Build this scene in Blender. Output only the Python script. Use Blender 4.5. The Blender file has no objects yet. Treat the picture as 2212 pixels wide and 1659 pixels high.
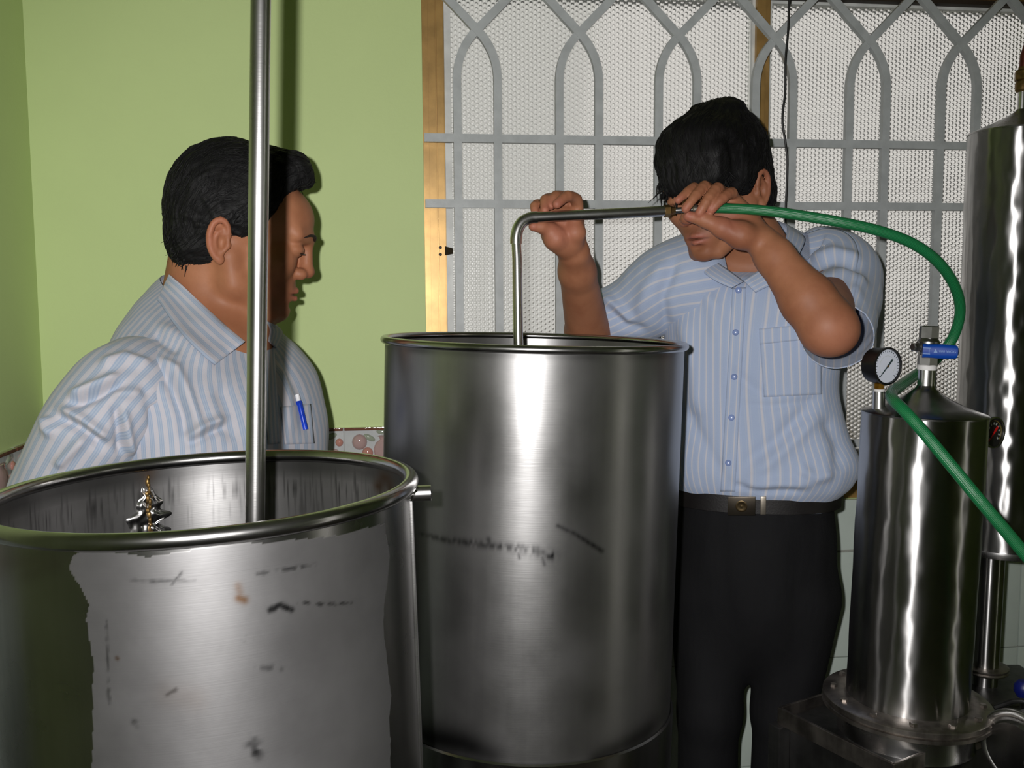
import bpy, bmesh, math, random
import numpy as np
from mathutils import Matrix, Vector
from mathutils.bvhtree import BVHTree

random.seed(7)
RNG = np.random.default_rng(7)
scene = bpy.context.scene
col = scene.collection

# ------------------------------------------------------------------ camera
F_PX, CX, CY, CAM_H = 2030.0, 1106.0, 829.5, 1.36
PITCH, ROLL = math.radians(5.2), math.radians(-0.37)
_rt = np.array([1.0, 0, 0]); _up = np.array([0, math.sin(PITCH), math.cos(PITCH)])
FWD = np.array([0, math.cos(PITCH), -math.sin(PITCH)])
RGT = _rt * math.cos(ROLL) + _up * math.sin(ROLL)
UPV = -_rt * math.sin(ROLL) + _up * math.cos(ROLL)
CAM = np.array([0, 0, CAM_H])
cam_data = bpy.data.cameras.new('camera')
cam_data.sensor_width = 36.0
cam_data.lens = 36.0 * F_PX / 2212.0
cam_data.clip_start = 0.05
cam = bpy.data.objects.new('camera', cam_data)
col.objects.link(cam)
cam.matrix_world = Matrix(((RGT[0], UPV[0], -FWD[0], 0), (RGT[1], UPV[1], -FWD[1], 0),
                           (RGT[2], UPV[2], -FWD[2], CAM_H), (0, 0, 0, 1)))
scene.camera = cam


def P(x, y, Y):
    """world point that lies at forward distance Y on the sight line of the photograph's point (x, y)"""
    d = FWD + RGT * (x - CX) / F_PX - UPV * (y - CY) / F_PX
    return CAM + d * (Y / d[1])


def proj(p):
    d = np.asarray(p) - CAM
    w = d @ FWD
    return np.stack([CX + F_PX * (d @ RGT) / w, CY - F_PX * (d @ UPV) / w], -1)


# ------------------------------------------------------------------ world, light, exposure
world = bpy.data.worlds.new('overcast_sky')
scene.world = world
world.use_nodes = True
_bg = world.node_tree.nodes['Background']
_bg.inputs['Color'].default_value = (1.0, 0.955, 0.91, 1)
_bg.inputs['Strength'].default_value = 1.1

flash = bpy.data.lights.new('camera_flash', 'SPOT')
flash.spot_size = math.radians(92)
flash.spot_blend = 0.75
flash.energy = 76.0
flash.color = (1.0, 0.98, 0.97)
flash.shadow_soft_size = 0.011
flash_ob = bpy.data.objects.new('camera_flash', flash)
flash_ob.location = (-0.055, -0.02, CAM_H + 0.035)
flash_ob.rotation_euler = (math.radians(90 - 5.2), 0, 0)
col.objects.link(flash_ob)

scene.view_settings.view_transform = 'Standard'
scene.view_settings.look = 'None'
scene.view_settings.gamma = 1.0
scene.view_settings.use_curve_mapping = False
scene.view_settings.exposure = 0.0


# ------------------------------------------------------------------ node helpers
def srgb(r, g, b):
    def c(v):
        v /= 255.0
        return v / 12.92 if v <= 0.04045 else ((v + 0.055) / 1.055) ** 2.4
    return (c(r), c(g), c(b), 1.0)


class NT:
    def __init__(self, name):
        self.m = bpy.data.materials.new(name)
        self.m.use_nodes = True
        self.t = self.m.node_tree
        self.b = self.t.nodes['Principled BSDF']
        self.out = self.t.nodes['Material Output']

    def n(self, kind, **kw):
        nd = self.t.nodes.new(kind)
        for k, v in kw.items():
            setattr(nd, k, v)
        return nd

    def put(self, sock, v):
        if isinstance(v, bpy.types.NodeSocket):
            self.t.links.new(v, sock)
        else:
            sock.default_value = v

    def set(self, **kw):
        for k, v in kw.items():
            self.put(self.b.inputs[k.replace('_', ' ')], v)

    def math(self, op, a, b=0.0, c=0.0, clamp=False):
        nd = self.n('ShaderNodeMath', operation=op, use_clamp=clamp)
        self.put(nd.inputs[0], a); self.put(nd.inputs[1], b); self.put(nd.inputs[2], c)
        return nd.outputs[0]

    def mix(self, f, a, b):
        nd = self.n('ShaderNodeMix', data_type='RGBA')
        self.put(nd.inputs['Factor'], f)
        self.put(nd.inputs[6], a); self.put(nd.inputs[7], b)
        return nd.outputs[2]

    def lerp(self, f, a, b):
        nd = self.n('ShaderNodeMix', data_type='FLOAT')
        self.put(nd.inputs['Factor'], f)
        self.put(nd.inputs[2], a); self.put(nd.inputs[3], b)
        return nd.outputs[0]

    def obj(self):
        return self.n('ShaderNodeTexCoord').outputs['Object']

    def uv(self):
        return self.n('ShaderNodeTexCoord').outputs['UV']

    def mapped(self, vec, scale=(1, 1, 1), rot=(0, 0, 0), loc=(0, 0, 0)):
        nd = self.n('ShaderNodeMapping')
        self.put(nd.inputs['Vector'], vec)
        nd.inputs['Scale'].default_value = scale
        nd.inputs['Rotation'].default_value = rot
        nd.inputs['Location'].default_value = loc
        return nd.outputs[0]

    def noise(self, vec, scale=5.0, detail=3.0, rough=0.55):
        nd = self.n('ShaderNodeTexNoise')
        self.put(nd.inputs['Vector'], vec)
        nd.inputs['Scale'].default_value = scale
        nd.inputs['Detail'].default_value = detail
        nd.inputs['Roughness'].default_value = rough
        return nd.outputs['Fac']

    def ramp(self, f, stops):
        nd = self.n('ShaderNodeValToRGB')
        self.put(nd.inputs[0], f)
        e = nd.color_ramp.elements
        while len(e) < len(stops):
            e.new(0.5)
        for i, (p, c) in enumerate(stops):
            e[i].position = p
            e[i].color = c if len(c) == 4 else (*c, 1)
        return nd.outputs[0]

    def step(self, f, lo, hi):
        nd = self.n('ShaderNodeMapRange', interpolation_type='SMOOTHSTEP')
        self.put(nd.inputs[0], f)
        nd.inputs[1].default_value = lo; nd.inputs[2].default_value = hi
        return nd.outputs[0]

    def bump(self, h, strength=0.2, dist=0.002):
        nd = self.n('ShaderNodeBump')
        self.put(nd.inputs['Height'], h)
        nd.inputs['Strength'].default_value = strength
        nd.inputs['Distance'].default_value = dist
        self.put(self.b.inputs['Normal'], nd.outputs[0])
        return nd.outputs[0]

    def attr(self, name):
        return self.n('ShaderNodeAttribute', attribute_name=name).outputs['Fac']

    def sep(self, vec):
        nd = self.n('ShaderNodeSeparateXYZ')
        self.put(nd.inputs[0], vec)
        return nd.outputs


def simple(name, c, rough=0.5, metal=0.0, var=0.06, vs=20.0, bump=0.0, bs=200.0, coat=0.0, spec=0.5):
    t = NT(name)
    n = t.noise(t.obj(), vs, 4)
    d = tuple(max(0, x * (1 - var * 3)) for x in c[:3]) + (1,)
    l = tuple(min(1, x * (1 + var * 3)) for x in c[:3]) + (1,)
    t.set(Base_Color=t.mix(t.step(n, 0.25, 0.75), d, l), Roughness=rough, Metallic=metal)
    t.b.inputs['Coat Weight'].default_value = coat
    t.b.inputs['Specular IOR Level'].default_value = spec
    if bump:
        t.bump(t.noise(t.obj(), bs, 3), bump, 0.001)
    return t.m


M = {}
M['wall'] = simple('green_wall_paint', srgb(198, 216, 150), 0.62, 0, 0.006, 6, 0.25, 160)
M['ceiling'] = simple('ceiling_paint', srgb(190, 190, 182), 0.8, 0, 0.02)
M['floor'] = simple('floor_tiles_plain', srgb(120, 110, 100), 0.4, 0, 0.05)
M['grout'] = simple('tile_grout', srgb(150, 150, 142), 0.85)
M['tile'] = simple('white_glazed_tile', srgb(196, 207, 198), 0.18, 0, 0.015, 8, coat=0.3)
M['gold'] = simple('bronze_anodised_aluminium', srgb(176, 140, 84), 0.36, 0.45, 0.05, 30)
M['gold_dark'] = simple('dark_bronze', srgb(46, 36, 26), 0.6)
M['grille'] = simple('grey_enamel_paint', srgb(176, 180, 180), 0.42, 0, 0.03, 40, 0.25, 90)
M['sash_white'] = simple('white_sash_frame', srgb(214, 216, 212), 0.45)
M['board'] = simple('white_board', srgb(228, 230, 226), 0.7)
M['black_plastic'] = simple('black_plastic', srgb(17, 17, 18), 0.32)
M['black_wire'] = simple('black_cable', srgb(14, 14, 14), 0.5)
M['brass'] = simple('brass', srgb(178, 128, 42), 0.36, 0.9, 0.12, 60)
M['old_brass'] = simple('tarnished_brass', srgb(120, 96, 58), 0.42, 0.85, 0.15, 80)
M['copper'] = simple('dark_copper', srgb(96, 46, 36), 0.4, 0.6, 0.15, 60)
M['tape'] = simple('white_thread_tape', srgb(220, 218, 216), 0.6)
M['blue_vinyl'] = simple('blue_vinyl', srgb(8, 62, 150), 0.3, 0, 0.03, coat=0.3)
M['blue_dark'] = simple('dark_blue_plastic', srgb(20, 30, 110), 0.4)
M['print_grey'] = simple('pale_grey_print', srgb(110, 140, 190), 0.5)
M['dial_white'] = simple('white_dial', srgb(205, 210, 222), 0.5, 0, 0.01)
M['dial_dark'] = simple('dark_dial', srgb(26, 25, 24), 0.45)
M['ink'] = simple('dark_ink', srgb(40, 60, 62), 0.5)
M['tick_pale'] = simple('pale_tick', srgb(170, 175, 170), 0.5)
M['tick_yellow'] = simple('yellow_arc', srgb(110, 96, 40), 0.5)
M['needle_red'] = simple('red_needle', srgb(210, 24, 24), 0.4)
M['belt'] = simple('black_leather', srgb(22, 19, 19), 0.45, 0, 0.05, 30, 0.2, 300)
M['buckle'] = simple('dark_buckle_metal', srgb(70, 64, 56), 0.3, 0.9)
M['buckle_bright'] = simple('bright_buckle_metal', srgb(150, 142, 130), 0.35, 0.9)
M['buckle_gold'] = simple('gilt_emblem', srgb(74, 62, 42), 0.3, 0.9)
M['shoe'] = simple('black_shoe_leather', srgb(18, 16, 15), 0.35)
M['button'] = simple('shirt_button', srgb(128, 146, 190), 0.25)
M['pen_white'] = simple('pen_white', srgb(225, 225, 228), 0.35)
M['pen_blue'] = simple('pen_blue', srgb(14, 60, 190), 0.3)
M['eye_white'] = simple('eye_white', srgb(190, 176, 168), 0.15)
M['eye_dark'] = simple('eye_iris', srgb(22, 14, 10), 0.1)
M['nail'] = simple('finger_nail', srgb(205, 140, 122), 0.3)
M['concrete'] = simple('yard_concrete', srgb(112, 108, 100), 0.9)


def steel(name, base=0.52, r0=0.2, aniso=0.6, dirt=0.12, tint=(1.0, 0.985, 0.972), film=False, vs=6.0, dents=0.0, dent_scale=14.0):
    t = NT(name)
    o = t.obj()
    cloud = t.noise(o, vs, 5, 0.6)
    vert = t.noise(t.mapped(o, (60, 60, 2.2)), 1.0, 3)
    grain = t.noise(t.mapped(o, (14, 14, 700)), 1.0, 2)
    c_hi = tuple(base * x for x in tint) + (1,)
    c_lo = tuple(base * (1 - dirt * 2.2) * x for x in tint) + (1,)
    base_c = t.mix(t.step(t.math('MULTIPLY_ADD', vert, 0.35, t.math('MULTIPLY', cloud, 0.65)), 0.32, 0.66), c_lo, c_hi)
    rough = t.math('MULTIPLY_ADD', cloud, 0.16, r0 - 0.08)
    if film:
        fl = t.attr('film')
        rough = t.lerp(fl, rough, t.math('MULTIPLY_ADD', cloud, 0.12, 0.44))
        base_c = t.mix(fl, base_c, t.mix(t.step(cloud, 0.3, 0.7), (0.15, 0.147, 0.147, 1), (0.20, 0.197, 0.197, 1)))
        soot_dark = t.math('POWER', t.attr('soot_dark'), 0.6)
        base_c = t.mix(soot_dark, base_c, (0.012, 0.012, 0.013, 1))
        rust = t.attr('rust')
        base_c = t.mix(rust, base_c, srgb(104, 80, 60))
        mx = t.math('MAXIMUM', soot_dark, rust)
        rough = t.lerp(mx, rough, 0.45)
        t.set(Metallic=t.lerp(mx, t.lerp(fl, 1.0, 0.80), 1.0), Specular_IOR_Level=t.lerp(mx, 0.5, 0.08))
    else:
        t.set(Metallic=1.0)
    t.set(Base_Color=base_c, Roughness=rough, Anisotropic=aniso)
    t.b.inputs['Anisotropic Rotation'].default_value = 0.25
    tg = t.n('ShaderNodeTangent', direction_type='RADIAL', axis='Z')
    t.t.links.new(tg.outputs[0], t.b.inputs['Tangent'])
    h = t.math('MULTIPLY', grain, 0.06)
    if dents:
        h = t.math('ADD', h, t.math('MULTIPLY', t.noise(o, dent_scale, 2), dents))
    t.bump(h, 0.35, 0.002)
    return t.m


M['tank_steel'] = steel('dull_tank_steel', 0.43, 0.28, 0.45, 0.10, film=True, dents=0.3, dent_scale=9)
M['rim_steel'] = steel('rolled_rim_steel', 0.52, 0.22, 0.0, 0.10)
M['pipe_steel'] = steel('polished_pipe_steel', 0.72, 0.27, 0.0, 0.08)
M['vessel_steel'] = steel('polished_vessel_steel', 0.44, 0.31, 0.95, 0.10, dents=0.8, dent_scale=16)
M['cone_steel'] = steel('brushed_cone_steel', 0.40, 0.27, 0.2, 0.14)
M['flange_steel'] = steel('stained_flange_steel', 0.50, 0.40, 0.0, 0.25, tint=(1.0, 0.9, 0.82), vs=24)
M['fitting_steel'] = steel('cast_fitting_steel', 0.42, 0.32, 0.0, 0.12, vs=30)
M['frame_steel'] = steel('dark_frame_steel', 0.20, 0.42, 0.0, 0.2, vs=14)
M['weld'] = steel('hammered_weld_steel', 0.75, 0.22, 0.0, 0.2, vs=40)


def skin(name, c, dark, red):
    t = NT(name)
    o = t.obj()
    n1 = t.noise(o, 14, 4)
    n2 = t.noise(o, 260, 3)
    cc = t.mix(t.step(n1, 0.3, 0.72), c, dark)
    cc = t.mix(t.attr('blush'), cc, red)
    cc = t.mix(t.attr('shave_crease'), cc, tuple(x * 0.42 for x in dark[:3]) + (1,))
    cc = t.mix(t.math('MULTIPLY', t.step(n2, 0.5, 0.8), 0.18), cc, dark)
    t.set(Base_Color=cc, Roughness=0.55)
    t.b.inputs['Subsurface Weight'].default_value = 0.12
    t.b.inputs['Subsurface Radius'].default_value = (1.0, 0.4, 0.25)
    t.b.inputs['Subsurface Scale'].default_value = 0.006
    t.b.inputs['Specular IOR Level'].default_value = 0.35
    t.bump(t.math('ADD', n2, t.math('MULTIPLY', t.noise(o, 90, 3), 0.5)), 0.12, 0.0012)
    return t.m


M['skin_a'] = skin('warm_brown_skin', srgb(172, 116, 84), srgb(150, 97, 68), srgb(168, 92, 76))
M['skin_b'] = skin('tanned_skin', srgb(166, 112, 82), srgb(142, 90, 64), srgb(176, 104, 92))


def hair_mat():
    t = NT('black_hair')
    u = t.uv()
    st = t.noise(t.mapped(u, (3, 900, 1)), 1.0, 2)
    st2 = t.noise(t.mapped(u, (6, 260, 1)), 1.0, 2)
    t.set(Base_Color=t.mix(st, (0.003, 0.003, 0.0035, 1), (0.008, 0.0075, 0.0075, 1)), Roughness=t.math('MULTIPLY_ADD', st2, 0.25, 0.42))
    t.b.inputs['Specular IOR Level'].default_value = 0.24
    t.bump(t.math('ADD', t.math('MULTIPLY', st, 0.5), st2), 0.6, 0.0016)
    return t.m


M['hair'] = hair_mat()
M['brow'] = simple('black_brow', srgb(34, 24, 20), 0.6)


def shirt(name, base, stripe, stripe2, n, w1, w2, soft=0.05):
    """stripes run along v; n stripes across u = 0..1"""
    t = NT(name)
    u = t.sep(t.uv())[0]
    fr = t.math('FRACT', t.math('MULTIPLY', u, n))
    d = t.math('ABSOLUTE', t.math('SUBTRACT', fr, 0.5))
    s1 = t.step(d, w1 + soft, w1 - soft)
    fr2 = t.math('FRACT', t.math('MULTIPLY', u, n * 5.0))
    fine = t.math('MULTIPLY', s1, t.step(t.math('ABSOLUTE', t.math('SUBTRACT', fr2, 0.5)), 0.18, 0.3))
    c = t.mix(s1, base, stripe)
    c = t.mix(t.math('MULTIPLY', fine, 0.55), c, stripe2)
    edge = t.step(t.math('ABSOLUTE', t.math('SUBTRACT', d, w2)), 0.05, 0.02)
    c = t.mix(t.math('MULTIPLY', edge, 0.35), c, stripe2)
    o = t.obj()
    c = t.mix(t.math('MULTIPLY', t.noise(o, 30, 3), 0.12), c, (0.45, 0.46, 0.52, 1))
    t.set(Base_Color=c, Roughness=0.85)
    t.b.inputs['Sheen Weight'].default_value = 0.15
    t.b.inputs['Specular IOR Level'].default_value = 0.2
    h = t.math('ADD', t.math('MULTIPLY', t.noise(o, 900, 2), 0.25), t.math('MULTIPLY', t.noise(t.mapped(o, (1, 1, 0.6)), 26, 4), 1.0))
    t.bump(h, 0.25, 0.006)
    return t.m


SH_A = (srgb(184, 181, 187), srgb(146, 160, 180), srgb(170, 178, 190))
SH_B = (srgb(166, 181, 208), srgb(200, 199, 206), srgb(184, 193, 209))
M['shirt_a'] = shirt('white_blue_striped_cotton', *SH_A, 66, 0.25, 0.40)
M['shirt_a_sleeve'] = shirt('white_blue_striped_cotton_sleeve', *SH_A, 28, 0.25, 0.40)
M['shirt_a_patch'] = shirt('white_blue_striped_cotton_patch', *SH_A, 6, 0.25, 0.40)
M['shirt_b'] = shirt('light_blue_striped_cotton', *SH_B, 76, 0.11, 0.26)
M['shirt_b_sleeve'] = shirt('light_blue_striped_cotton_sleeve', *SH_B, 30, 0.11, 0.26)
M['shirt_b_patch'] = shirt('light_blue_striped_cotton_patch', *SH_B, 8, 0.11, 0.26)
M['shirt_b_placket'] = shirt('light_blue_striped_cotton_placket', *SH_B, 2, 0.09, 0.26)


def trouser_mat():
    t = NT('black_trouser_cloth')
    o = t.obj()
    t.set(Base_Color=t.mix(t.noise(o, 12, 3), (0.006, 0.006, 0.007, 1), (0.011, 0.011, 0.012, 1)), Roughness=0.8)
    t.b.inputs['Specular IOR Level'].default_value = 0.2
    t.bump(t.math('ADD', t.noise(t.mapped(o, (1, 1, 0.25)), 22, 3), t.math('MULTIPLY', t.noise(o, 800, 2), 0.1)), 0.4, 0.01)
    return t.m


M['trousers'] = trouser_mat()


def hose_mat():
    t = NT('green_rubber_hose')
    u, v, _ = t.sep(t.uv())
    rib = t.math('FRACT', t.math('MULTIPLY', u, 26))
    d = t.step(t.math('ABSOLUTE', t.math('SUBTRACT', rib, 0.5)), 0.1, 0.4)
    t.set(Base_Color=t.mix(d, srgb(16, 92, 52), srgb(30, 122, 70)), Roughness=0.38)
    t.bump(t.math('ADD', d, t.noise(t.obj(), 120, 2)), 0.3, 0.0015)
    return t.m


M['hose'] = hose_mat()


def glass_mat():
    """obscured window glass: a hexagonal relief of small bosses, half clear and half milky"""
    t = NT('hexagon_obscured_glass')
    o = t.obj()
    x, y, z = t.sep(o)
    k = 2 * math.pi / 0.0083
    waves = None
    for a in (0.0, math.pi / 3, 2 * math.pi / 3):
        ph = t.math('ADD', t.math('MULTIPLY', x, k * math.cos(a)), t.math('MULTIPLY', z, k * math.sin(a)))
        c = t.math('COSINE', ph)
        waves = c if waves is None else t.math('ADD', waves, c)
    h = t.step(waves, -1.5, 2.4)
    nb = t.n('ShaderNodeBump')
    t.put(nb.inputs['Height'], h)
    nb.inputs['Strength'].default_value = 1.0
    nb.inputs['Distance'].default_value = 0.0024
    rf = t.n('ShaderNodeBsdfRefraction')
    rf.inputs['IOR'].default_value = 1.28
    rf.inputs['Roughness'].default_value = 0.42
    rf.inputs['Color'].default_value = (0.95, 0.95, 0.93, 1)
    t.t.links.new(nb.outputs[0], rf.inputs['Normal'])
    df = t.n('ShaderNodeBsdfDiffuse')
    t.put(df.inputs['Color'], t.mix(h, srgb(150, 154, 152), srgb(176, 178, 175)))  # light and dark of the refracting bosses put into the milky colour
    gl = t.n('ShaderNodeBsdfGlossy')
    gl.inputs['Roughness'].default_value = 0.22
    t.t.links.new(nb.outputs[0], gl.inputs['Normal'])
    m1 = t.n('ShaderNodeMixShader')
    t.put(m1.inputs[0], t.math('MULTIPLY_ADD', h, 0.10, 0.52))
    t.t.links.new(df.outputs[0], m1.inputs[1]); t.t.links.new(rf.outputs[0], m1.inputs[2])
    m2 = t.n('ShaderNodeMixShader')
    m2.inputs[0].default_value = 0.05
    t.t.links.new(m1.outputs[0], m2.inputs[1]); t.t.links.new(gl.outputs[0], m2.inputs[2])
    t.t.links.new(m2.outputs[0], t.out.inputs['Surface'])
    return t.m


M['glass'] = glass_mat()


def ceramic(name, c):
    t = NT(name)
    t.set(Base_Color=t.mix(t.noise(t.obj(), 30, 3), tuple(x * 0.8 for x in c[:3]) + (1,), c), Roughness=0.08)
    t.b.inputs['Coat Weight'].default_value = 0.6
    t.bump(t.noise(t.obj(), 60, 2), 0.35, 0.003)
    return t.m


M['border_white'] = ceramic('border_glaze_white', srgb(200, 202, 202))
M['border_pink'] = ceramic('border_glaze_pink', srgb(188, 158, 154))
M['border_red'] = ceramic('border_glaze_red', srgb(196, 140, 126))
M['border_green'] = ceramic('border_glaze_green', srgb(160, 168, 150))
M['border_brown'] = ceramic('border_glaze_brown', srgb(120, 78, 62))


# ------------------------------------------------------------------ mesh helpers
def link(o, parent=None):
    col.objects.link(o)
    if parent is not None:
        o.parent = parent
    return o


def tag(o, label=None, cat=None, group=None, kind=None):
    if label: o['label'] = label
    if cat: o['category'] = cat
    if group: o['group'] = group
    if kind: o['kind'] = kind
    return o


def empty(name, loc=(0, 0, 0), rot=None):
    o = bpy.data.objects.new(name, None)
    o.empty_display_size = 0.05
    if rot is None:
        o.location = loc
    else:
        o.matrix_world = Matrix.Translation(Vector(loc)) @ rot.to_4x4()
    return link(o)


def mesh_np(name, V, Fq, mat, parent=None, smooth=True, uv=None, attrs=None):
    """V (n,3), Fq list/array of quads (m,4) or of mixed faces; uv per face corner (m*4,2)"""
    me = bpy.data.meshes.new(name)
    V = np.ascontiguousarray(V, dtype=np.float32)
    if isinstance(Fq, np.ndarray):
        m, k = Fq.shape
        me.vertices.add(len(V)); me.vertices.foreach_set('co', V.ravel())
        me.loops.add(m * k); me.loops.foreach_set('vertex_index', np.ascontiguousarray(Fq, dtype=np.int32).ravel())
        me.polygons.add(m)
        me.polygons.foreach_set('loop_start', np.arange(0, m * k, k, dtype=np.int32))
        try:
            me.polygons.foreach_set('loop_total', np.full(m, k, dtype=np.int32))
        except Exception:
            pass
        me.update(calc_edges=True)
    else:
        me.from_pydata(V.tolist(), [], [list(f) for f in Fq])
        me.update()
    if uv is not None:
        l = me.uv_layers.new(name='UVMap')
        l.data.foreach_set('uv', np.ascontiguousarray(uv, dtype=np.float32).ravel())
    if attrs:
        for k, a in attrs.items():
            at = me.attributes.new(k, 'FLOAT', 'POINT')
            at.data.foreach_set('value', np.ascontiguousarray(a, dtype=np.float32))
    me.polygons.foreach_set('use_smooth', np.full(len(me.polygons), smooth))
    me.materials.append(mat)
    o = bpy.data.objects.new(name, me)
    return link(o, parent)


def grid_faces(nr, nc, wrap=False):
    i, j = np.meshgrid(np.arange(nr - 1), np.arange(nc if wrap else nc - 1), indexing='ij')
    j2 = (j + 1) % nc
    return np.stack([i * nc + j, i * nc + j2, (i + 1) * nc + j2, (i + 1) * nc + j], -1).reshape(-1, 4)


class MB:
    """collects boxes, tubes and turned shapes into ONE mesh"""
    def __init__(self):
        self.v = []; self.f = []

    def add(self, V, Fc):
        b = len(self.v)
        self.v += [tuple(map(float, p)) for p in V]
        self.f += [tuple(int(i) + b for i in f) for f in Fc]
        return self

    def box(self, c, half, ax=None, bev=0.0):
        c = np.asarray(c, float)
        A = np.eye(3) if ax is None else np.asarray(ax, float)
        bm = bmesh.new()
        bmesh.ops.create_cube(bm, size=2.0)
        for v in bm.verts:
            v.co = Vector([v.co[k] * half[k] for k in range(3)])
        if bev:
            bmesh.ops.bevel(bm, geom=bm.edges[:], offset=bev, segments=2, affect='EDGES', profile=0.7)
        bm.verts.index_update()
        V = [c + sum(A[k] * v.co[k] for k in range(3)) for v in bm.verts]
        self.add(V, [[v.index for v in f.verts] for f in bm.faces])
        bm.free()
        return self

    def tube(self, path, r, seg=16, caps=True, phase=0.0, flat=None):
        path = np.asarray(path, float); n = len(path)
        rr = np.full(n, r) if np.isscalar(r) else np.asarray(r, float)
        V = tube_rings(path, rr, seg, phase)
        Fc = grid_faces(n, seg, True).tolist()
        if caps:
            Fc += [list(range(seg))[::-1], [(n - 1) * seg + k for k in range(seg)]]
        return self.add(V.reshape(-1, 3), Fc)

    def lathe(self, prof, seg=48, c=(0, 0, 0), ax=None, close=True, phase=0.0):
        A = np.eye(3) if ax is None else np.asarray(ax, float)
        c = np.asarray(c, float)
        th = np.arange(seg) * 2 * np.pi / seg + phase
        V = []
        for r, z in prof:
            V += [c + A[0] * r * math.cos(a) + A[1] * r * math.sin(a) + A[2] * z for a in th]
        Fc = grid_faces(len(prof), seg, True).tolist()
        if close:
            if prof[0][0] > 1e-6: Fc.append(list(range(seg))[::-1])
            if prof[-1][0] > 1e-6: Fc.append([(len(prof) - 1) * seg + k for k in range(seg)])
        return self.add(V, Fc)

    def ellipsoid(self, c, r, ax=None, nu=16, nv=10):
        prof = [(math.sin(t) , -math.cos(t)) for t in np.linspace(0.02, math.pi - 0.02, nv)]
        A = np.eye(3) if ax is None else np.asarray(ax, float)
        th = np.arange(nu) * 2 * np.pi / nu
        V = []
        for q, z in prof:
            V += [np.asarray(c) + A[0] * r[0] * q * math.cos(a) + A[1] * r[1] * q * math.sin(a) + A[2] * r[2] * z for a in th]
        Fc = grid_faces(nv, nu, True).tolist()
        Fc += [list(range(nu))[::-1], [(nv - 1) * nu + k for k in range(nu)]]
        return self.add(V, Fc)

    def build(self, name, mat, parent=None, smooth=True, angle=40):
        me = bpy.data.meshes.new(name)
        me.from_pydata(self.v, [], self.f)
        me.update()
        me.materials.append(mat)
        me.polygons.foreach_set('use_smooth', np.full(len(me.polygons), smooth))
        if smooth:
            try:
                me.set_sharp_from_angle(angle=math.radians(angle))
            except Exception:
                pass
        return link(bpy.data.objects.new(name, me), parent)


def tube_rings(path, rr, seg, phase=0.0):
    n = len(path)
    T = np.gradient(path, axis=0)
    T /= np.linalg.norm(T, axis=1)[:, None] + 1e-12
    ref = np.array([0, 0, 1.0]) if abs(T[0][2]) < 0.9 else np.array([1.0, 0, 0])
    N = np.zeros_like(path); B = np.zeros_like(path)
    nrm = ref - T[0] * (ref @ T[0]); nrm /= np.linalg.norm(nrm)
    for i in range(n):
        nrm = nrm - T[i] * (nrm @ T[i]); nrm /= np.linalg.norm(nrm)
        N[i] = nrm; B[i] = np.cross(T[i], nrm)
    th = np.arange(seg) * 2 * np.pi / seg + phase
    return path[:, None, :] + rr[:, None, None] * (np.cos(th)[None, :, None] * N[:, None, :] + np.sin(th)[None, :, None] * B[:, None, :])


def spline(pts, n):
    """Catmull-Rom through pts (k,d), n samples, uniform in arc length"""
    p = np.asarray(pts, float)
    k = len(p)
    q = np.vstack([2 * p[0] - p[1], p, 2 * p[-1] - p[-2]])
    out = []
    for i in range(k - 1):
        t = np.linspace(0, 1, 24, endpoint=False)[:, None]
        a, b, c, d = q[i], q[i + 1], q[i + 2], q[i + 3]
        out.append(0.5 * ((2 * b) + (-a + c) * t + (2 * a - 5 * b + 4 * c - d) * t ** 2 + (-a + 3 * b - 3 * c + d) * t ** 3))
    out = np.vstack(out + [p[-1:]])
    s = np.concatenate([[0], np.cumsum(np.linalg.norm(np.diff(out, axis=0), axis=1))])
    u = np.linspace(0, s[-1], n)
    return np.stack([np.interp(u, s, out[:, k_]) for k_ in range(p.shape[1])], 1)


def vnoise(p, seed=0):
    p = np.asarray(p, np.float64)
    i = np.floor(p).astype(np.int64); f = p - i
    f = f * f * (3 - 2 * f)

    def h(a):
        n = (a[..., 0] * 73856093) ^ (a[..., 1] * 19349663) ^ (a[..., 2] * 83492791) ^ (seed * 2654435)
        n = (n ^ (n >> 13)) * 1274126177
        return ((n ^ (n >> 16)) & 0xffff) / 65535.0
    r = 0
    for dx in (0, 1):
        for dy in (0, 1):
            for dz in (0, 1):
                w = (f[..., 0] if dx else 1 - f[..., 0]) * (f[..., 1] if dy else 1 - f[..., 1]) * (f[..., 2] if dz else 1 - f[..., 2])
                r = r + w * h(i + np.array([dx, dy, dz]))
    return r * 2 - 1


def vert_normals(V, Fq):
    a, b, c, d = (V[Fq[:, k]] for k in range(4))
    n = np.cross(c - a, d - b)
    N = np.zeros_like(V)
    for k in range(4):
        np.add.at(N, Fq[:, k], n)
    return N / (np.linalg.norm(N, axis=1)[:, None] + 1e-12)


def seg_dist(q, a, b):
    ab = b - a
    t = np.clip(((q - a) @ ab) / (ab @ ab), 0, 1)
    return np.linalg.norm(q - (a + t[:, None] * ab), axis=1), t


def poly_dist(q, pts):
    pts = np.asarray(pts, float)
    L = np.linalg.norm(np.diff(pts, axis=0), axis=1); tot = L.sum(); acc = 0
    best = np.full(len(q), 1e9); bt = np.zeros(len(q))
    for i in range(len(pts) - 1):
        d, t = seg_dist(q, pts[i], pts[i + 1])
        m = d < best
        best[m] = d[m]; bt[m] = (acc + t[m] * L[i]) / tot
        acc += L[i]
    return best, bt


def in_poly(q, poly):
    poly = np.asarray(poly, float); r = np.zeros(len(q), bool); n = len(poly)
    for i in range(n):
        x1, y1 = poly[i]; x2, y2 = poly[(i + 1) % n]
        c = ((y1 > q[:, 1]) != (y2 > q[:, 1]))
        with np.errstate(divide='ignore', invalid='ignore'):
            r ^= c & (q[:, 0] < (x2 - x1) * (q[:, 1] - y1) / (y2 - y1 + 1e-12) + x1)
    return r


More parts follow.
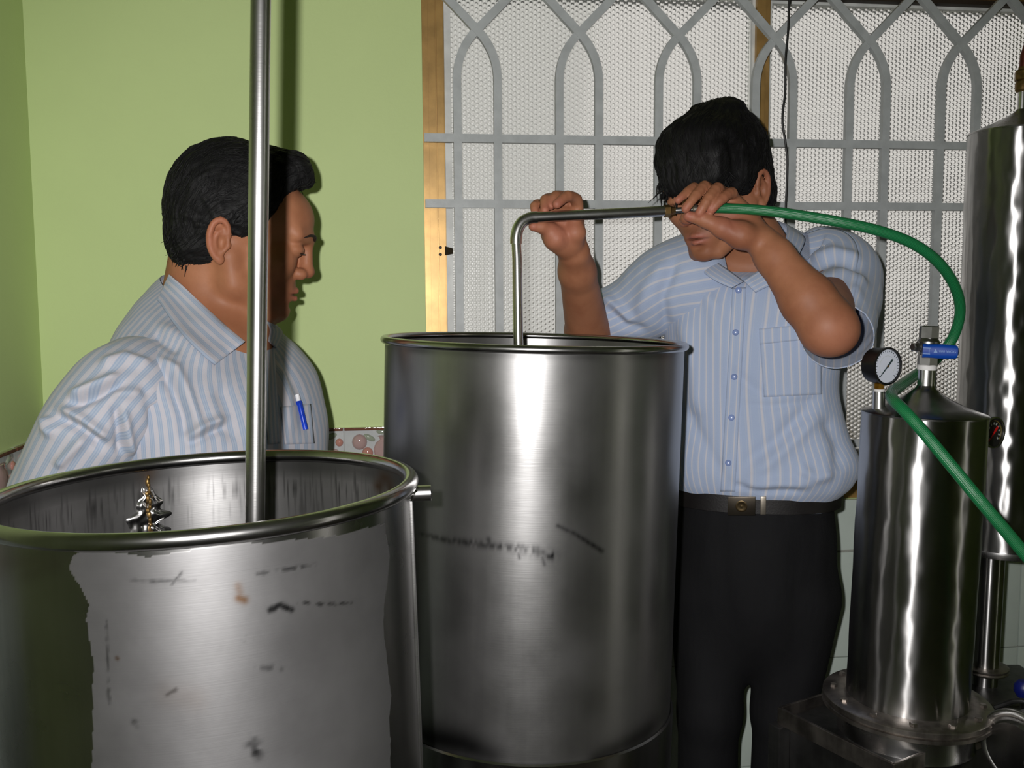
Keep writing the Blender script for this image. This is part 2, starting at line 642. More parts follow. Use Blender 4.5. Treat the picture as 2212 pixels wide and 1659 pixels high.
# ------------------------------------------------------------------ the room
ALPHA = math.atan(0.13)
TW = np.array([math.cos(ALPHA), math.sin(ALPHA), 0]); NW = np.array([math.sin(ALPHA), -math.cos(ALPHA), 0])
UZ = np.array([0, 0, 1.0])
W0 = np.array([0, 1.86, 0])
AXW = np.array([TW, NW, UZ])


def W(s, z, d=0.0):
    return W0 + TW * s + NW * d + UZ * z


def onwall(x, y, d=0.0):
    """photograph point -> (s, z) on the window wall plane offset d into the room"""
    r = FWD + RGT * (x - CX) / F_PX - UPV * (y - CY) / F_PX
    k = ((W0 + NW * d - CAM) @ NW) / (r @ NW)
    p = CAM + r * k
    return (p - W0) @ TW, p[2]


def wbox(mb, s0, s1, z0, z1, d0, d1, bev=0.0):
    return mb.box(W((s0 + s1) / 2, (z0 + z1) / 2, (d0 + d1) / 2), ((s1 - s0) / 2, abs(d1 - d0) / 2, (z1 - z0) / 2), AXW, bev)


S_L = onwall(97, 940)[0]            # left corner of the room
S_R = 2.05
WS0, WS1 = onwall(914, 300)[0], 1.24   # window opening
WZ0, WZ1 = 0.935, 2.06
CEIL = 2.85
T = 0.16
ROOM_D = 4.6


def struct(o):
    o['kind'] = 'structure'
    return o


w = MB()
wbox(w, S_L - T, WS0, 0, CEIL, -T, 0)
wbox(w, WS1, S_R + T, 0, CEIL, -T, 0)
wbox(w, WS0, WS1, 0, WZ0, -T, 0)
wbox(w, WS0, WS1, WZ1, CEIL, -T, 0)
wall_back = struct(w.build('wall_back', M['wall'], smooth=False))
w = MB()
wbox(w, S_L - T, S_L, 0, CEIL, 0, ROOM_D)
wall_left = struct(w.build('wall_left', M['wall'], smooth=False))
# right wall with a tall open doorway (daylight comes in beside the camera)
DR0, DR1, DRZ = 1.62, 1.92, 2.25
w = MB()
wbox(w, S_R, S_R + T, 0, CEIL, 0, DR0)
wbox(w, S_R, S_R + T, 0, CEIL, DR1, ROOM_D)
wbox(w, S_R, S_R + T, DRZ, CEIL, DR0, DR1)
wall_right = struct(w.build('wall_right', M['wall'], smooth=False))
w = MB()
wbox(w, S_L - T, S_R + T, 0, CEIL, ROOM_D, ROOM_D + T)
wall_rear = struct(w.build('wall_rear', M['wall'], smooth=False))
w = MB()
wbox(w, S_L - T, S_R + T, -0.1, 0, -T, ROOM_D + T)
floor = struct(w.build('floor', M['floor'], smooth=False))
w = MB()
wbox(w, S_L - T, S_R + T, CEIL, CEIL + 0.1, -T, ROOM_D + T)
ceiling = struct(w.build('ceiling', M['ceiling'], smooth=False))

# tiles: a relief border above plain glazed tiles, each one a piece of its wall
BZ1 = 1.112; BH = 0.078; BWID = 0.15
TILE_W, TILE_H, GAP = 0.25, 0.215, 0.0025


def plain_tile_mesh(wd, ht, mat, name):
    b = MB()
    b.box((0, 0, 0), (wd / 2 - GAP / 2, 0.004, ht / 2 - GAP / 2), None, 0.0014)
    o = b.build(name, mat)
    me = o.data
    bpy.data.objects.remove(o)
    return me


def put(me, name, parent, p, ax):
    o = bpy.data.objects.new(name, me)
    link(o, parent)
    o.matrix_world = Matrix(((ax[0][0], ax[1][0], ax[2][0], p[0]), (ax[0][1], ax[1][1], ax[2][1], p[1]), (ax[0][2], ax[1][2], ax[2][2], p[2]), (0, 0, 0, 1)))
    return o


tile_me = {}


def tile_at(parent, origin, along, nrm, s0, s1, z0, z1):
    key = (round(s1 - s0, 3), round(z1 - z0, 3))
    if key not in tile_me:
        tile_me[key] = plain_tile_mesh(s1 - s0, z1 - z0, M['tile'], 'tile')
    put(tile_me[key], 'tile', parent, origin + along * (s0 + s1) / 2 + UZ * (z0 + z1) / 2 + nrm * 0.0035, (along, nrm, UZ))


def sub_mesh(build):
    b = MB(); build(b)
    o = b.build('relief', M['border_white']); me = o.data; bpy.data.objects.remove(o)
    me.materials.clear()
    return me


def _tile_base(b):
    b.box((0, 0.001, 0), (BWID / 2 - 0.0004, 0.004, BH / 2), None, 0.0012)


def _edge(b):
    b.box((0, 0.006, BH / 2 - 0.003), (BWID / 2 - 0.0012, 0.0045, 0.003), None, 0.0018)


def _vase(b):
    b.lathe([(0.010, -0.033), (0.019, -0.030), (0.029, -0.016), (0.031, -0.004), (0.026, 0.008), (0.018, 0.014), (0.020, 0.019), (0.024, 0.021), (0.018, 0.0225), (0.0, 0.0225)], 24, (0.012, 0.003, 0), np.array([[1, 0, 0], [0, 0.32, 0], [0, 0, 1.0]]))


def _fruit(b):
    b.ellipsoid((0, 0, 0), (0.011, 0.007, 0.0115), None, 14, 9)


def _leaf(b):
    b.ellipsoid((0, 0, 0), (0.014, 0.004, 0.006), None, 10, 6)


R_ME = {k: sub_mesh(f) for k, f in (('base', _tile_base), ('edge', _edge), ('vase', _vase), ('fruit', _fruit), ('leaf', _leaf))}
R_ME['base'].materials.append(M['border_white']); R_ME['edge'].materials.append(M['border_brown'])
R_ME['vase'].materials.append(M['border_pink']); R_ME['leaf'].materials.append(M['border_green'])
R_ME['fruit'].materials.append(M['border_red'])
fruit_pink = R_ME['fruit'].copy(); fruit_pink.materials.clear(); fruit_pink.materials.append(M['border_pink'])


def border_tile(parent, p, along, nrm):
    t = put(R_ME['base'], 'border_tile', parent, p, (along, nrm, UZ))
    bpy.context.view_layer.update()

    def sub(me, name, x, y, z, ang=0.0, sc=1.0):
        o = bpy.data.objects.new(name, me)
        link(o, t)
        o.location = (x, y, z); o.rotation_euler = (0, ang, 0); o.scale = (sc, sc, sc)
    sub(R_ME['edge'], 'edge_strip', 0, 0, 0)
    sub(R_ME['vase'], 'vase', 0, 0.001, 0)
    for x, z, me, s in ((-0.030, -0.012, R_ME['fruit'], 1.0), (-0.045, 0.010, fruit_pink, 1.35), (-0.016, -0.026, R_ME['fruit'], 0.9), (0.056, -0.016, fruit_pink, 1.2), (0.066, 0.010, R_ME['fruit'], 0.7)):
        sub(me, 'fruit', x, 0.005, z, 0, s)
    for x, z, a in ((-0.026, 0.018, 0.5), (-0.062, -0.022, -0.6), (0.05, 0.022, -0.4), (0.0, 0.029, 0.1), (-0.046, -0.028, 0.2)):
        sub(R_ME['leaf'], 'leaf', x, 0.004, z, a)


OB = W(0, 0, 0)
s_joint = onwall(743, 940)[0]
k0 = math.ceil((S_L - s_joint) / BWID)
s = s_joint + (k0 - 1) * BWID
border_c = []
while s + BWID / 2 < WS0 + 0.02:
    border_c.append(s + BWID / 2); s += BWID
for c in border_c:
    if c - BWID / 2 > S_L - 0.12 and c + BWID / 2 < WS0 + 0.03:
        border_tile(wall_back, W(c, BZ1 - BH / 2, 0.0), TW, NW)
LN = TW                       # the left wall looks along +s
LA = NW                       # and runs along the normal of the window wall
LO = W(S_L, 0, 0)
for k in range(6):
    border_tile(wall_left, LO + LA * (0.012 + BWID * (k + 0.5)) + UZ * (BZ1 - BH / 2), -LA, LN)
m = MB(); wbox(m, S_L + 0.001, WS0, 0.0, BZ1 - 0.002, 0.0, 0.0022); g_ = m.build('grout_bed', M['grout'], smooth=False); g_.parent = wall_back
m = MB(); wbox(m, WS0, S_R, 0.0, WZ0 - 0.001, 0.0, 0.0022); g_ = m.build('grout_bed', M['grout'], smooth=False); g_.parent = wall_back
m = MB(); wbox(m, S_L, S_L + 0.0022, 0.0, BZ1 - 0.002, 0.001, 1.0); g_ = m.build('grout_bed', M['grout'], smooth=False); g_.parent = wall_left
zt = BZ1 - BH - GAP
rows = []
while zt > 0.02:
    rows.append((max(zt - TILE_H, 0.0), zt)); zt -= TILE_H
s = S_L
while s < WS0 - 0.02:
    e = min(s + TILE_W, WS0)
    for z0, z1 in rows:
        tile_at(wall_back, OB, TW, NW, s, e, z0, z1)
    s += TILE_W
for k in range(4):
    for z0, z1 in rows:
        tile_at(wall_left, LO, LA, LN, k * TILE_W, (k + 1) * TILE_W, z0, z1)
# under the window: tops of the tiles meet the sill
s_v = onwall(2196, 1350)[0]
z_j = [onwall(1820, 1190)[1], onwall(1820, 1416)[1]]
th_ = z_j[0] - z_j[1]
rows_w = [(z_j[0] + GAP, WZ0)]
zt = z_j[0]
while zt > 0.02:
    rows_w.append((max(zt - th_, 0), zt)); zt -= th_
edges = [s_v + TILE_W * k for k in range(-6, 5)]
edges = [WS0] + [e for e in edges if WS0 + 0.03 < e < S_R] + [S_R]
for a_, b_ in zip(edges[:-1], edges[1:]):
    for z0, z1 in rows_w:
        tile_at(wall_back, OB, TW, NW, a_, b_, z0, z1)

# ------------------------------------------------------------------ the window
win = empty('window_1', W((WS0 + WS1) / 2, WZ0, 0))
struct(win)
bpy.context.view_layer.update()


def wpart(mb, name, mat, parent=win, smooth=False, **kw):
    o = mb.build(name, mat, None, smooth, **kw)
    o.parent = parent
    o.matrix_parent_inverse = parent.matrix_world.inverted()
    return o


JW = 0.043
d_f = -0.010           # face of the frame, set back from the wall face
for s0, sg in ((WS0, 1), (WS1, -1)):
    m = MB()
    for k, (a, b, dd) in enumerate(((0, 0.012, 0.0), (0.012, 0.026, -0.004), (0.026, 0.0285, -0.010), (0.0285, 0.041, -0.002), (0.041, JW, -0.008))):
        a_, b_ = s0 + sg * a, s0 + sg * b
        wbox(m, min(a_, b_), max(a_, b_), WZ0, WZ1, d_f + dd, -0.10)
    wpart(m, 'frame_jamb', M['gold'])
s_m0, s_m1 = onwall(1641, 250)[0], onwall(1672, 250)[0]
m = MB()
wbox(m, s_m0, s_m0 + 0.019, WZ0 + 0.04, WZ1, d_f - 0.012, -0.06)
wbox(m, s_m0 + 0.019, s_m1, WZ0 + 0.04, WZ1, d_f - 0.018, -0.06)
wpart(m, 'meeting_stile', M['gold'])
m = MB()
wbox(m, WS0 + JW, WS1 - JW, WZ1 - 0.07, WZ1, d_f, -0.10)
wbox(m, WS0 + JW, WS1 - JW, WZ1 - 0.088, WZ1 - 0.07, d_f - 0.012, -0.10)
wpart(m, 'frame_head', M['gold'])
m = MB()
wbox(m, WS0 + JW, WS1 - JW, WZ1 - 0.097, WZ1 - 0.088, d_f - 0.022, -0.09)
wpart(m, 'head_dark_strip', M['gold_dark'])  # dark brown strip just below the frame head
m = MB()
wbox(m, WS0 + JW, WS1 - JW, WZ0, WZ0 + 0.055, d_f, -0.10)
wbox(m, WS0 + JW, WS1 - JW, WZ0 + 0.055, WZ0 + 0.066, d_f - 0.014, -0.10)
wpart(m, 'frame_sill', M['gold'])
PZ0, PZ1 = WZ0 + 0.066, WZ1 - 0.097
for (a, b, dd) in ((WS0 + JW, s_m0, -0.042), (s_m1, WS1 - JW, -0.062)):
    fr = MB(); sw = 0.014
    wbox(fr, a, a + sw, PZ0, PZ1, dd + 0.010, dd - 0.010)
    wbox(fr, b - 0.006, b, PZ0, PZ1, dd + 0.010, dd - 0.010)
    wbox(fr, a + sw, b - 0.006, PZ0, PZ0 + 0.03, dd + 0.010, dd - 0.010)
    wbox(fr, a + sw, b - 0.006, PZ1 - 0.006, PZ1, dd + 0.010, dd - 0.010)
    sash = wpart(fr, 'sash', M['sash_white'])
    ctr = W((a + b) / 2, (PZ0 + PZ1) / 2, dd)
    me = bpy.data.meshes.new('pane')
    hw, hh = (b - a) / 2 - 0.008, (PZ1 - PZ0) / 2 - 0.006
    me.from_pydata([(-hw, 0, -hh), (hw, 0, -hh), (hw, 0, hh), (-hw, 0, hh)], [], [(0, 1, 2, 3)])
    me.materials.append(M['glass'])
    bpy.context.view_layer.update()
    pane = put(me, 'pane', sash, ctr, AXW)
# latch on the jamb with two screws
m = MB()
s_l, z_l = onwall(962, 541)
m.add([W(s_l, z_l + 0.009, -0.012), W(s_l, z_l - 0.009, -0.012), W(s_l + 0.014, z_l - 0.006, 0.004), W(s_l + 0.014, z_l + 0.004, 0.004),
       W(s_l, z_l + 0.009, -0.026), W(s_l, z_l - 0.009, -0.026), W(s_l + 0.014, z_l - 0.006, -0.026), W(s_l + 0.014, z_l + 0.004, -0.026)],
      [(0, 1, 2, 3), (7, 6, 5, 4), (0, 4, 5, 1), (1, 5, 6, 2), (2, 6, 7, 3), (3, 7, 4, 0)])
latch = wpart(m, 'latch', M['gold_dark'])
for yy in (534, 549):
    a_, z_ = onwall(952, yy)
    m = MB()
    m.lathe([(0.0, 0.0), (0.0034, 0.0005), (0.0030, 0.0016), (0.0, 0.0018)], 14, W(a_, z_, d_f - 0.003), np.array([TW, UZ, NW]))
    wpart(m, 'screw', M['gold_dark'])
# unseen white translucent sheet, tilted skyward outside to brighten the first panes, and the yard ground
_t = NT('white_translucent_sheet')
_tr = _t.n('ShaderNodeBsdfTranslucent'); _tr.inputs['Color'].default_value = (0.95, 0.97, 0.97, 1)
_df = _t.n('ShaderNodeBsdfDiffuse'); _t.put(_df.inputs['Color'], _t.mix(_t.noise(_t.obj(), 8, 3), (0.78, 0.80, 0.80, 1), (0.86, 0.88, 0.88, 1)))
_mx = _t.n('ShaderNodeMixShader'); _mx.inputs[0].default_value = 0.94
_t.t.links.new(_df.outputs[0], _mx.inputs[1]); _t.t.links.new(_tr.outputs[0], _mx.inputs[2]); _t.t.links.new(_mx.outputs[0], _t.out.inputs['Surface'])
sb = onwall(1325, 200)[0]
rows_c, cols_c = 30, 60
Zc, Sc = np.meshgrid(np.linspace(-0.09, WZ1 + 0.10, rows_c), np.linspace(WS0 - 0.25, sb + 0.05, cols_c), indexing='ij')
Vc = np.array([[W(sv, zv_, -0.22 - 0.55 * (WZ1 + 0.10 - zv_) + 0.003 * math.sin(sv * 40) + 0.003 * math.sin(zv_ * 9 + sv * 20)) for sv, zv_ in zip(r1, r2)] for r1, r2 in zip(Sc, Zc)])
sheet = mesh_np('white_sheet', Vc.reshape(-1, 3), grid_faces(rows_c, cols_c), _t.m)
tag(sheet, 'unseen white sheet tilted skyward outside to brighten the panes beside the bronze jamb', 'sheet')
m = MB()
wbox(m, -9.0, 9.0, -0.2, -0.1, -T - 0.01, -12.0)
struct(m.build('ground', M['concrete'], smooth=False))

# ------------------------------------------------------------------ window grille
D_G = 0.012
grille = empty('window_grille', W((WS0 + WS1) / 2, WZ0, D_G))
tag(grille, 'grey painted steel grille with pointed arches fixed across the window', 'grille')
bpy.context.view_layer.update()
BW, BD = 0.0078, 0.006     # half width, half depth of a bar


def bar_path(pts, dof=0.0):
    """flat bar swept along (s, z) points in the wall plane"""
    p = np.asarray(pts, float)
    t = np.gradient(p, axis=0); t /= np.linalg.norm(t, axis=1)[:, None]
    nrm = np.stack([-t[:, 1], t[:, 0]], 1)
    V = []
    for q, n_ in zip(p, nrm):
        for a, b in ((-1, -1), (1, -1), (1, 1), (-1, 1)):
            V.append(W(q[0] + n_[0] * a * BW, q[1] + n_[1] * a * BW, D_G + dof + b * BD))
    n = len(p)
    Fc = grid_faces(n, 4, True).tolist() + [[0, 1, 2, 3][::-1], [(n - 1) * 4 + k for k in range(4)]]
    return MB().add(V, Fc)


apex_px = [(1027, 57), (1248, 70), (1470, 80), (1677, 88), (1878, 93), (2071, 101)]
ap = [onwall(*q, D_G) for q in apex_px]
sp = np.polyfit(range(6), [a[0] for a in ap], 1)
z_ap = float(np.mean([a[1] for a in ap]))
half = (onwall(1072, 300, D_G)[0] - onwall(985, 300, D_G)[0]) / 2
PERIOD = sp[0]
for i in range(-1, 7):
    sc = sp[1] + PERIOD * i
    for sg in (-1, 1):
        x0 = sc + sg * half
        rise = 0.088
        pts = [(x0, WZ0 + 0.004), (x0, z_ap - rise)]
        nb_ = 14
        for k in range(1, nb_ + 1):
            t_ = k / nb_
            # quarter-ish bend from vertical to 45 degrees reaching the crossing point
            ang = t_ * math.radians(46)
            r_ = half / (1 - math.cos(math.radians(46)))
            pts.append((x0 - sg * r_ * (1 - math.cos(ang)), z_ap - r_ * math.sin(math.radians(46)) + r_ * math.sin(ang)))
        pts[1] = (x0, z_ap - r_ * math.sin(math.radians(46)) - 0.004)
        # straight diagonal beyond the crossing, up to the crossing with the neighbour
        L_ = PERIOD / 2
        pts.append((sc - sg * L_, z_ap + L_ * 1.02))
        pts = [q for q in pts if True]
        if all(q[0] < WS0 for q in pts) or all(q[0] > WS1 for q in pts):
            continue
        if i == -1 and sg == -1: continue
        # clip to the opening
        P2 = []
        for q0, q1 in zip(pts[:-1], pts[1:]):
            n_ = max(1, int(math.hypot(q1[0] - q0[0], q1[1] - q0[1]) / 0.02))
            for k in range(n_):
                P2.append((q0[0] + (q1[0] - q0[0]) * k / n_, q0[1] + (q1[1] - q0[1]) * k / n_))
        P2.append(pts[-1])
        P2 = [q for q in P2 if WS0 + 0.004 <= q[0] <= WS1 - 0.004 and q[1] <= WZ1 - 0.004]
        if len(P2) < 3: continue
        o = bar_path(P2, 0.0006 * sg).build('arch_bar', M['grille'], None, True, angle=30)
        o.parent = grille; o.matrix_parent_inverse = grille.matrix_world.inverted()
for yl, yr in ((292, 321), (437, 450)):
    za = onwall(920, yl, D_G)[1]; zb = onwall(2088, yr, D_G)[1]
    zz = (za + zb) / 2
    n_ = 8
    o = bar_path([(WS0 + 0.002 + (WS1 - WS0 - 0.004) * k / n_, zz) for k in range(n_ + 1)], 0.0).build('cross_bar', M['grille'], None, True, angle=30)
    o.parent = grille; o.matrix_parent_inverse = grille.matrix_world.inverted()
o = bar_path([(WS0 + 0.002 + (WS1 - WS0 - 0.004) * k / 8, WZ0 + 0.12) for k in range(9)]).build('cross_bar', M['grille'], None, True, angle=30)
o.parent = grille; o.matrix_parent_inverse = grille.matrix_world.inverted()

# black cable hanging in front of the grille
cp = [(1706, -30), (1703, 60), (1697, 130), (1696, 200), (1690, 258), (1697, 310), (1701, 350), (1699, 410), (1697, 470), (1696, 560), (1696, 900)]
pts = []
for (x, y) in cp:
    a_, z_ = onwall(x, y, D_G + 0.012)
    pts.append(W(a_, z_, D_G + 0.012))
pts = [np.array([pts[0][0], pts[0][1], WZ1 + 0.02])] + pts
cable = MB().tube(spline(pts, 60), 0.0024, 8).build('hanging_cable', M['black_wire'])
tag(cable, 'thin black cable hanging down the window grille by the bronze meeting stile', 'cable')

# ------------------------------------------------------------------ the two open tanks
def tilt(lx, ly=0.0):
    """axis leaning lx towards +x and ly towards +y"""
    z = Vector((lx, ly, 1)).normalized()
    x = Vector((1, 0, 0)); x = (x - z * x.dot(z)).normalized()
    y = z.cross(x)
    return Matrix((x, y, z)).transposed()


def shell_mesh(R, H, t, seg, rows_o, rows_i, name, mat, parent, rot, base, masks, z_floor=0.02, taper=0.0):
    """open drum: outer wall, inner wall and floor; masks(px, front, inside) gives film / soot / rust"""
    zsplit = max(0.0, H - 0.52)
    zo = np.concatenate([np.linspace(0, zsplit, 24)[:-1], np.linspace(zsplit, H, rows_o)]) if zsplit > 0.05 else np.linspace(0, H, rows_o)
    prof = [(R * (1 - taper * (1 - z / H)), z, 0) for z in zo]
    prof += [(R - t, z, 1) for z in np.linspace(H, z_floor, rows_i)]
    prof += [(r, z_floor, 1) for r in np.linspace(R - t, 0.001, 6)[1:]]
    th = np.arange(seg) * 2 * np.pi / seg
    pr = np.array(prof)
    V = np.stack([pr[:, 0][:, None] * np.cos(th), pr[:, 0][:, None] * np.sin(th), np.repeat(pr[:, 1][:, None], seg, 1)], -1)
    n = len(pr)
    Rm = np.array(rot)
    Wd = V.reshape(-1, 3) @ Rm.T + np.array(base)
    px = proj(Wd)
    nr = np.stack([np.cos(th), np.sin(th), 0 * th], -1) @ Rm.T
    front = ((np.repeat(nr[None], n, 0).reshape(-1, 3) * (CAM - Wd)).sum(1) > 0)
    inside = np.repeat(pr[:, 2][:, None] > 0.5, seg, 1).ravel()
    at = masks(px, front, inside, V.reshape(-1, 3))
    o = mesh_np(name, V.reshape(-1, 3), grid_faces(n, seg, True), mat, parent, True, None, at)
    o.data.set_sharp_from_angle(angle=math.radians(50))
    return o


def ring_path(R, z, n=128):
    th = np.arange(n + 1) * 2 * np.pi / n
    return np.stack([R * np.cos(th), R * np.sin(th), 0 * th + z], 1)


def torus_ring(R, r, z, name, mat, parent, seg=160, ts=16, squash=1.0):
    th = np.arange(seg) * 2 * np.pi / seg
    ph = np.arange(ts) * 2 * np.pi / ts
    rr = R + r * np.cos(ph)[None]
    V = np.stack([rr * np.cos(th)[:, None], rr * np.sin(th)[:, None], z + r * squash * np.sin(ph)[None] + 0 * th[:, None]], -1).reshape(-1, 3)
    i, j = np.meshgrid(np.arange(seg), np.arange(ts), indexing='ij')
    Fq = np.stack([i * ts + j, ((i + 1) % seg) * ts + j, ((i + 1) % seg) * ts + (j + 1) % ts, i * ts + (j + 1) % ts], -1).reshape(-1, 4)
    return mesh_np(name, V, Fq, mat, parent)


def gauss(d, w_):
    return np.exp(-(d / w_) ** 2)


# --- tank in front (wide, with the tall pipe in it)
R1 = 0.2075
lean1 = -0.022
c1 = P(447, 1050, 0.95)                     # centre of its rim
H1 = c1[2] - 0.0
ax1 = Vector((lean1, 0, 1)).normalized()
base1 = Vector(c1) - ax1 * (H1 / ax1.z)
H1 = (Vector(c1) - base1).length
rot1 = tilt(lean1)
tank1 = empty('open_steel_tank', base1, rot1)
tag(tank1, 'wide open stainless tank with rolled rim, holding the tall upright pipe', 'tank')
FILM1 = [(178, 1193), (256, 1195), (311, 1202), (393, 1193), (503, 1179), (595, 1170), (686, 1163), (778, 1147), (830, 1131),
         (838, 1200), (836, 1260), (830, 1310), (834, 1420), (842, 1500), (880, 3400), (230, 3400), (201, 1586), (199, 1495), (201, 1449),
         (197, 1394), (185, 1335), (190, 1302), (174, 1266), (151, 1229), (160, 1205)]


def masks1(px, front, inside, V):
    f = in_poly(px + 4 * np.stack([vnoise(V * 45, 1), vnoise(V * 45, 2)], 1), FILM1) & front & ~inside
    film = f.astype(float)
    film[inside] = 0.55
    soot_dark = np.zeros(len(px)); rust = np.zeros(len(px))
    fo = front & ~inside
    nz = vnoise(V * np.array([260, 260, 420]), 3) * 0.5 + 0.5
    for pts, w_, a in (([(547, 1608), (553, 1625)], 11, 0.75), ([(583, 1318), (605, 1306), (628, 1318)], 5, 0.8), ([(640, 1300), (700, 1306), (760, 1302)], 2.2, 0.4),
                       ([(372, 1262), (392, 1236)], 2.5, 0.6), ([(270, 1256), (420, 1254)], 2.5, 0.35), ([(555, 1240), (680, 1220)], 2.5, 0.35),
                       ([(230, 1340), (233, 1430), (236, 1520)], 2.0, 0.25), ([(530, 1380), (541, 1385)], 4, 0.5), ([(360, 1500), (380, 1490)], 3, 0.35),
                       ([(290, 1560), (297, 1566)], 4, 0.4), ([(555, 1441), (605, 1445)], 5, 0.25)):
        d, _ = poly_dist(px, pts)
        soot_dark[fo] = np.maximum(soot_dark[fo], (a * gauss(d + 2.5 * vnoise(V * 300, 6), w_) * np.clip(2.6 * (vnoise(V * 210, 7) * 0.5 + 0.5) - 0.85, 0, 1))[fo])
    for pts, w_, a in (([(514, 1266), (518, 1280)], 9, 0.5), ([(516, 1292), (528, 1296)], 9, 0.95), ([(252, 1421), (254, 1423)], 4, 0.7),
                       ([(15, 1215), (120, 1215), (60, 1240)], 26, 0.25), ([(360, 1500), (420, 1510)], 30, 0.12)):
        d, _ = poly_dist(px, pts)
        rust[fo] = np.maximum(rust[fo], (a * gauss(d, w_))[fo])
    # inside: brown heat stain along the seam and round the spout hole, dribbles and an even dark band under the rim
    bi = inside & ~front
    d, _ = poly_dist(px, [(318, 975), (318, 1030), (318, 1150)])
    rust[bi] = np.maximum(rust[bi], (0.9 * gauss(d, 20) * np.clip(1.4 - (px[:, 1] - 985) / 60, 0.12, 1) * (0.5 + 0.5 * nz))[bi])
    d, _ = poly_dist(px, [(828, 1046), (834, 1052)])
    rust[bi] = np.maximum(rust[bi], (0.9 * gauss(np.abs(d - 12), 9))[bi])
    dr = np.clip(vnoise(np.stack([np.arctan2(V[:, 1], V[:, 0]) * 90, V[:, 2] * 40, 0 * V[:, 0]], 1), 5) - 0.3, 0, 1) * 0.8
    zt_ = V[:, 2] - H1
    soot_dark[bi] = np.maximum(soot_dark[bi], (dr * gauss(zt_ + 0.035, 0.03))[bi])
    soot_dark[bi] = np.maximum(soot_dark[bi], (0.45 * gauss(zt_ + 0.012, 0.012))[bi])
    return {'film': film, 'soot_dark': np.clip(soot_dark, 0, 1), 'rust': np.clip(rust, 0, 1)}


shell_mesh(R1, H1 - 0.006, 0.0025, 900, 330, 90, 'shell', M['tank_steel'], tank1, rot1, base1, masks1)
torus_ring(R1 + 0.0005, 0.0078, H1 - 0.004, 'rolled_rim', M['rim_steel'], tank1)
# raised vertical lap seam at the right edge
a_ = 0.03
m = MB()
m.box((math.cos(a_) * (R1 + 0.0005), math.sin(a_) * (R1 + 0.0005), H1 * 0.5 - 0.01), (0.0016, 0.006, H1 * 0.5 - 0.012),
      np.array([[math.cos(a_), math.sin(a_), 0], [-math.sin(a_), math.cos(a_), 0], [0, 0, 1]]), 0.0008)
m.build('lap_seam', M['rim_steel'], tank1)
# outlet stub pointing right, just under the rim
inv1 = Matrix.LocRotScale(base1, rot1.to_quaternion(), None).inverted()


def loc1(p):
    return np.array(inv1 @ Vector(p))


sa = loc1(P(889, 1064, 0.99)); 
ang = math.atan2(sa[1], sa[0])
dirv = np.array([math.cos(ang), math.sin(ang), 0])
zs = sa[2]
dirv = np.array([1.0, 0.05, 0.0]); dirv /= np.linalg.norm(dirv)
yv = np.cross([0, 0, 1], dirv)
y0 = 0.035
x0 = math.sqrt(R1 ** 2 - y0 ** 2)
m = MB()
m.lathe([(0.0068, -0.01), (0.0085, -0.01), (0.0085, 0.0215), (0.0068, 0.0215), (0.0068, -0.008)], 28, (x0, y0, zs), np.array([yv, [0, 0, 1], dirv]), False)
m.build('outlet_stub', M['pipe_steel'], tank1)
# hammered weld seam down the inside of the back wall
seam_top = loc1(P(322, 990, 1.10))
a_s = math.atan2(seam_top[1], seam_top[0])
m = MB()
rng = random.Random(4)
for k in range(40):
    z = H1 - 0.018 - k * 0.0052 + rng.uniform(-0.0012, 0.0012)
    da = rng.uniform(-0.009, 0.009)
    rr = R1 - 0.0045
    ax = np.array([[-math.sin(a_s), math.cos(a_s), 0], [math.cos(a_s), math.sin(a_s), 0], [0, 0, 1]])
    m.ellipsoid((rr * math.cos(a_s + da), rr * math.sin(a_s + da), z), (rng.uniform(0.0014, 0.003), 0.0024, rng.uniform(0.003, 0.006)), ax, 10, 6)
m.build('weld_bead', M['old_brass'], tank1)['kind'] = 'stuff'
nzr, nxr = 90, 30
zz_ = np.linspace(H1 - 0.034, H1 - 0.22, nzr); xx_ = np.linspace(-1, 1, nxr)
ZZ, XX = np.meshgrid(zz_, xx_, indexing='ij')
qn = np.stack([XX * 3, ZZ * 95, 0 * ZZ], -1)
halfw = (0.020 + 0.010 * vnoise(np.stack([np.sign(XX) * 3, ZZ * 110, 0 * ZZ], -1), 44)) * np.clip((H1 - 0.026 - ZZ) / 0.03, 0.15, 1)
tw = vnoise(qn, 41) + 0.6 * vnoise(qn * 2.3, 42)
rr_ = R1 - 0.0032 - 0.0016 - 0.0024 * np.clip(tw, -1, 1) * np.clip(1.15 - np.abs(XX), 0, 1) ** 0.5 + 0.0022 * np.abs(XX) ** 4
aa_ = a_s + XX * halfw / R1
Vp = np.stack([rr_ * np.cos(aa_), rr_ * np.sin(aa_), ZZ + 0.004 * np.abs(XX)], -1)
hm = mesh_np('hammered_seam', Vp.reshape(-1, 3), grid_faces(nzr, nxr), M['weld'], tank1)
# small lug welded on the left edge
m = MB()
lp = loc1(P(4, 1165, 0.93))
al = math.atan2(lp[1], lp[0]) 
cl = np.array([math.cos(math.pi * 0.985) * (R1 + 0.004), math.sin(math.pi * 0.985) * (R1 + 0.004), H1 - 0.055])
pts = [cl + np.array([-0.004, 0, 0.02]), cl + np.array([-0.012, 0, 0.012]), cl + np.array([-0.014, 0, -0.006]), cl + np.array([-0.010, 0, -0.022]), cl + np.array([0.0, 0, -0.026])]
m.tube(spline(pts, 20), 0.0042, 10)
m.build('welded_lug', M['weld'], tank1)

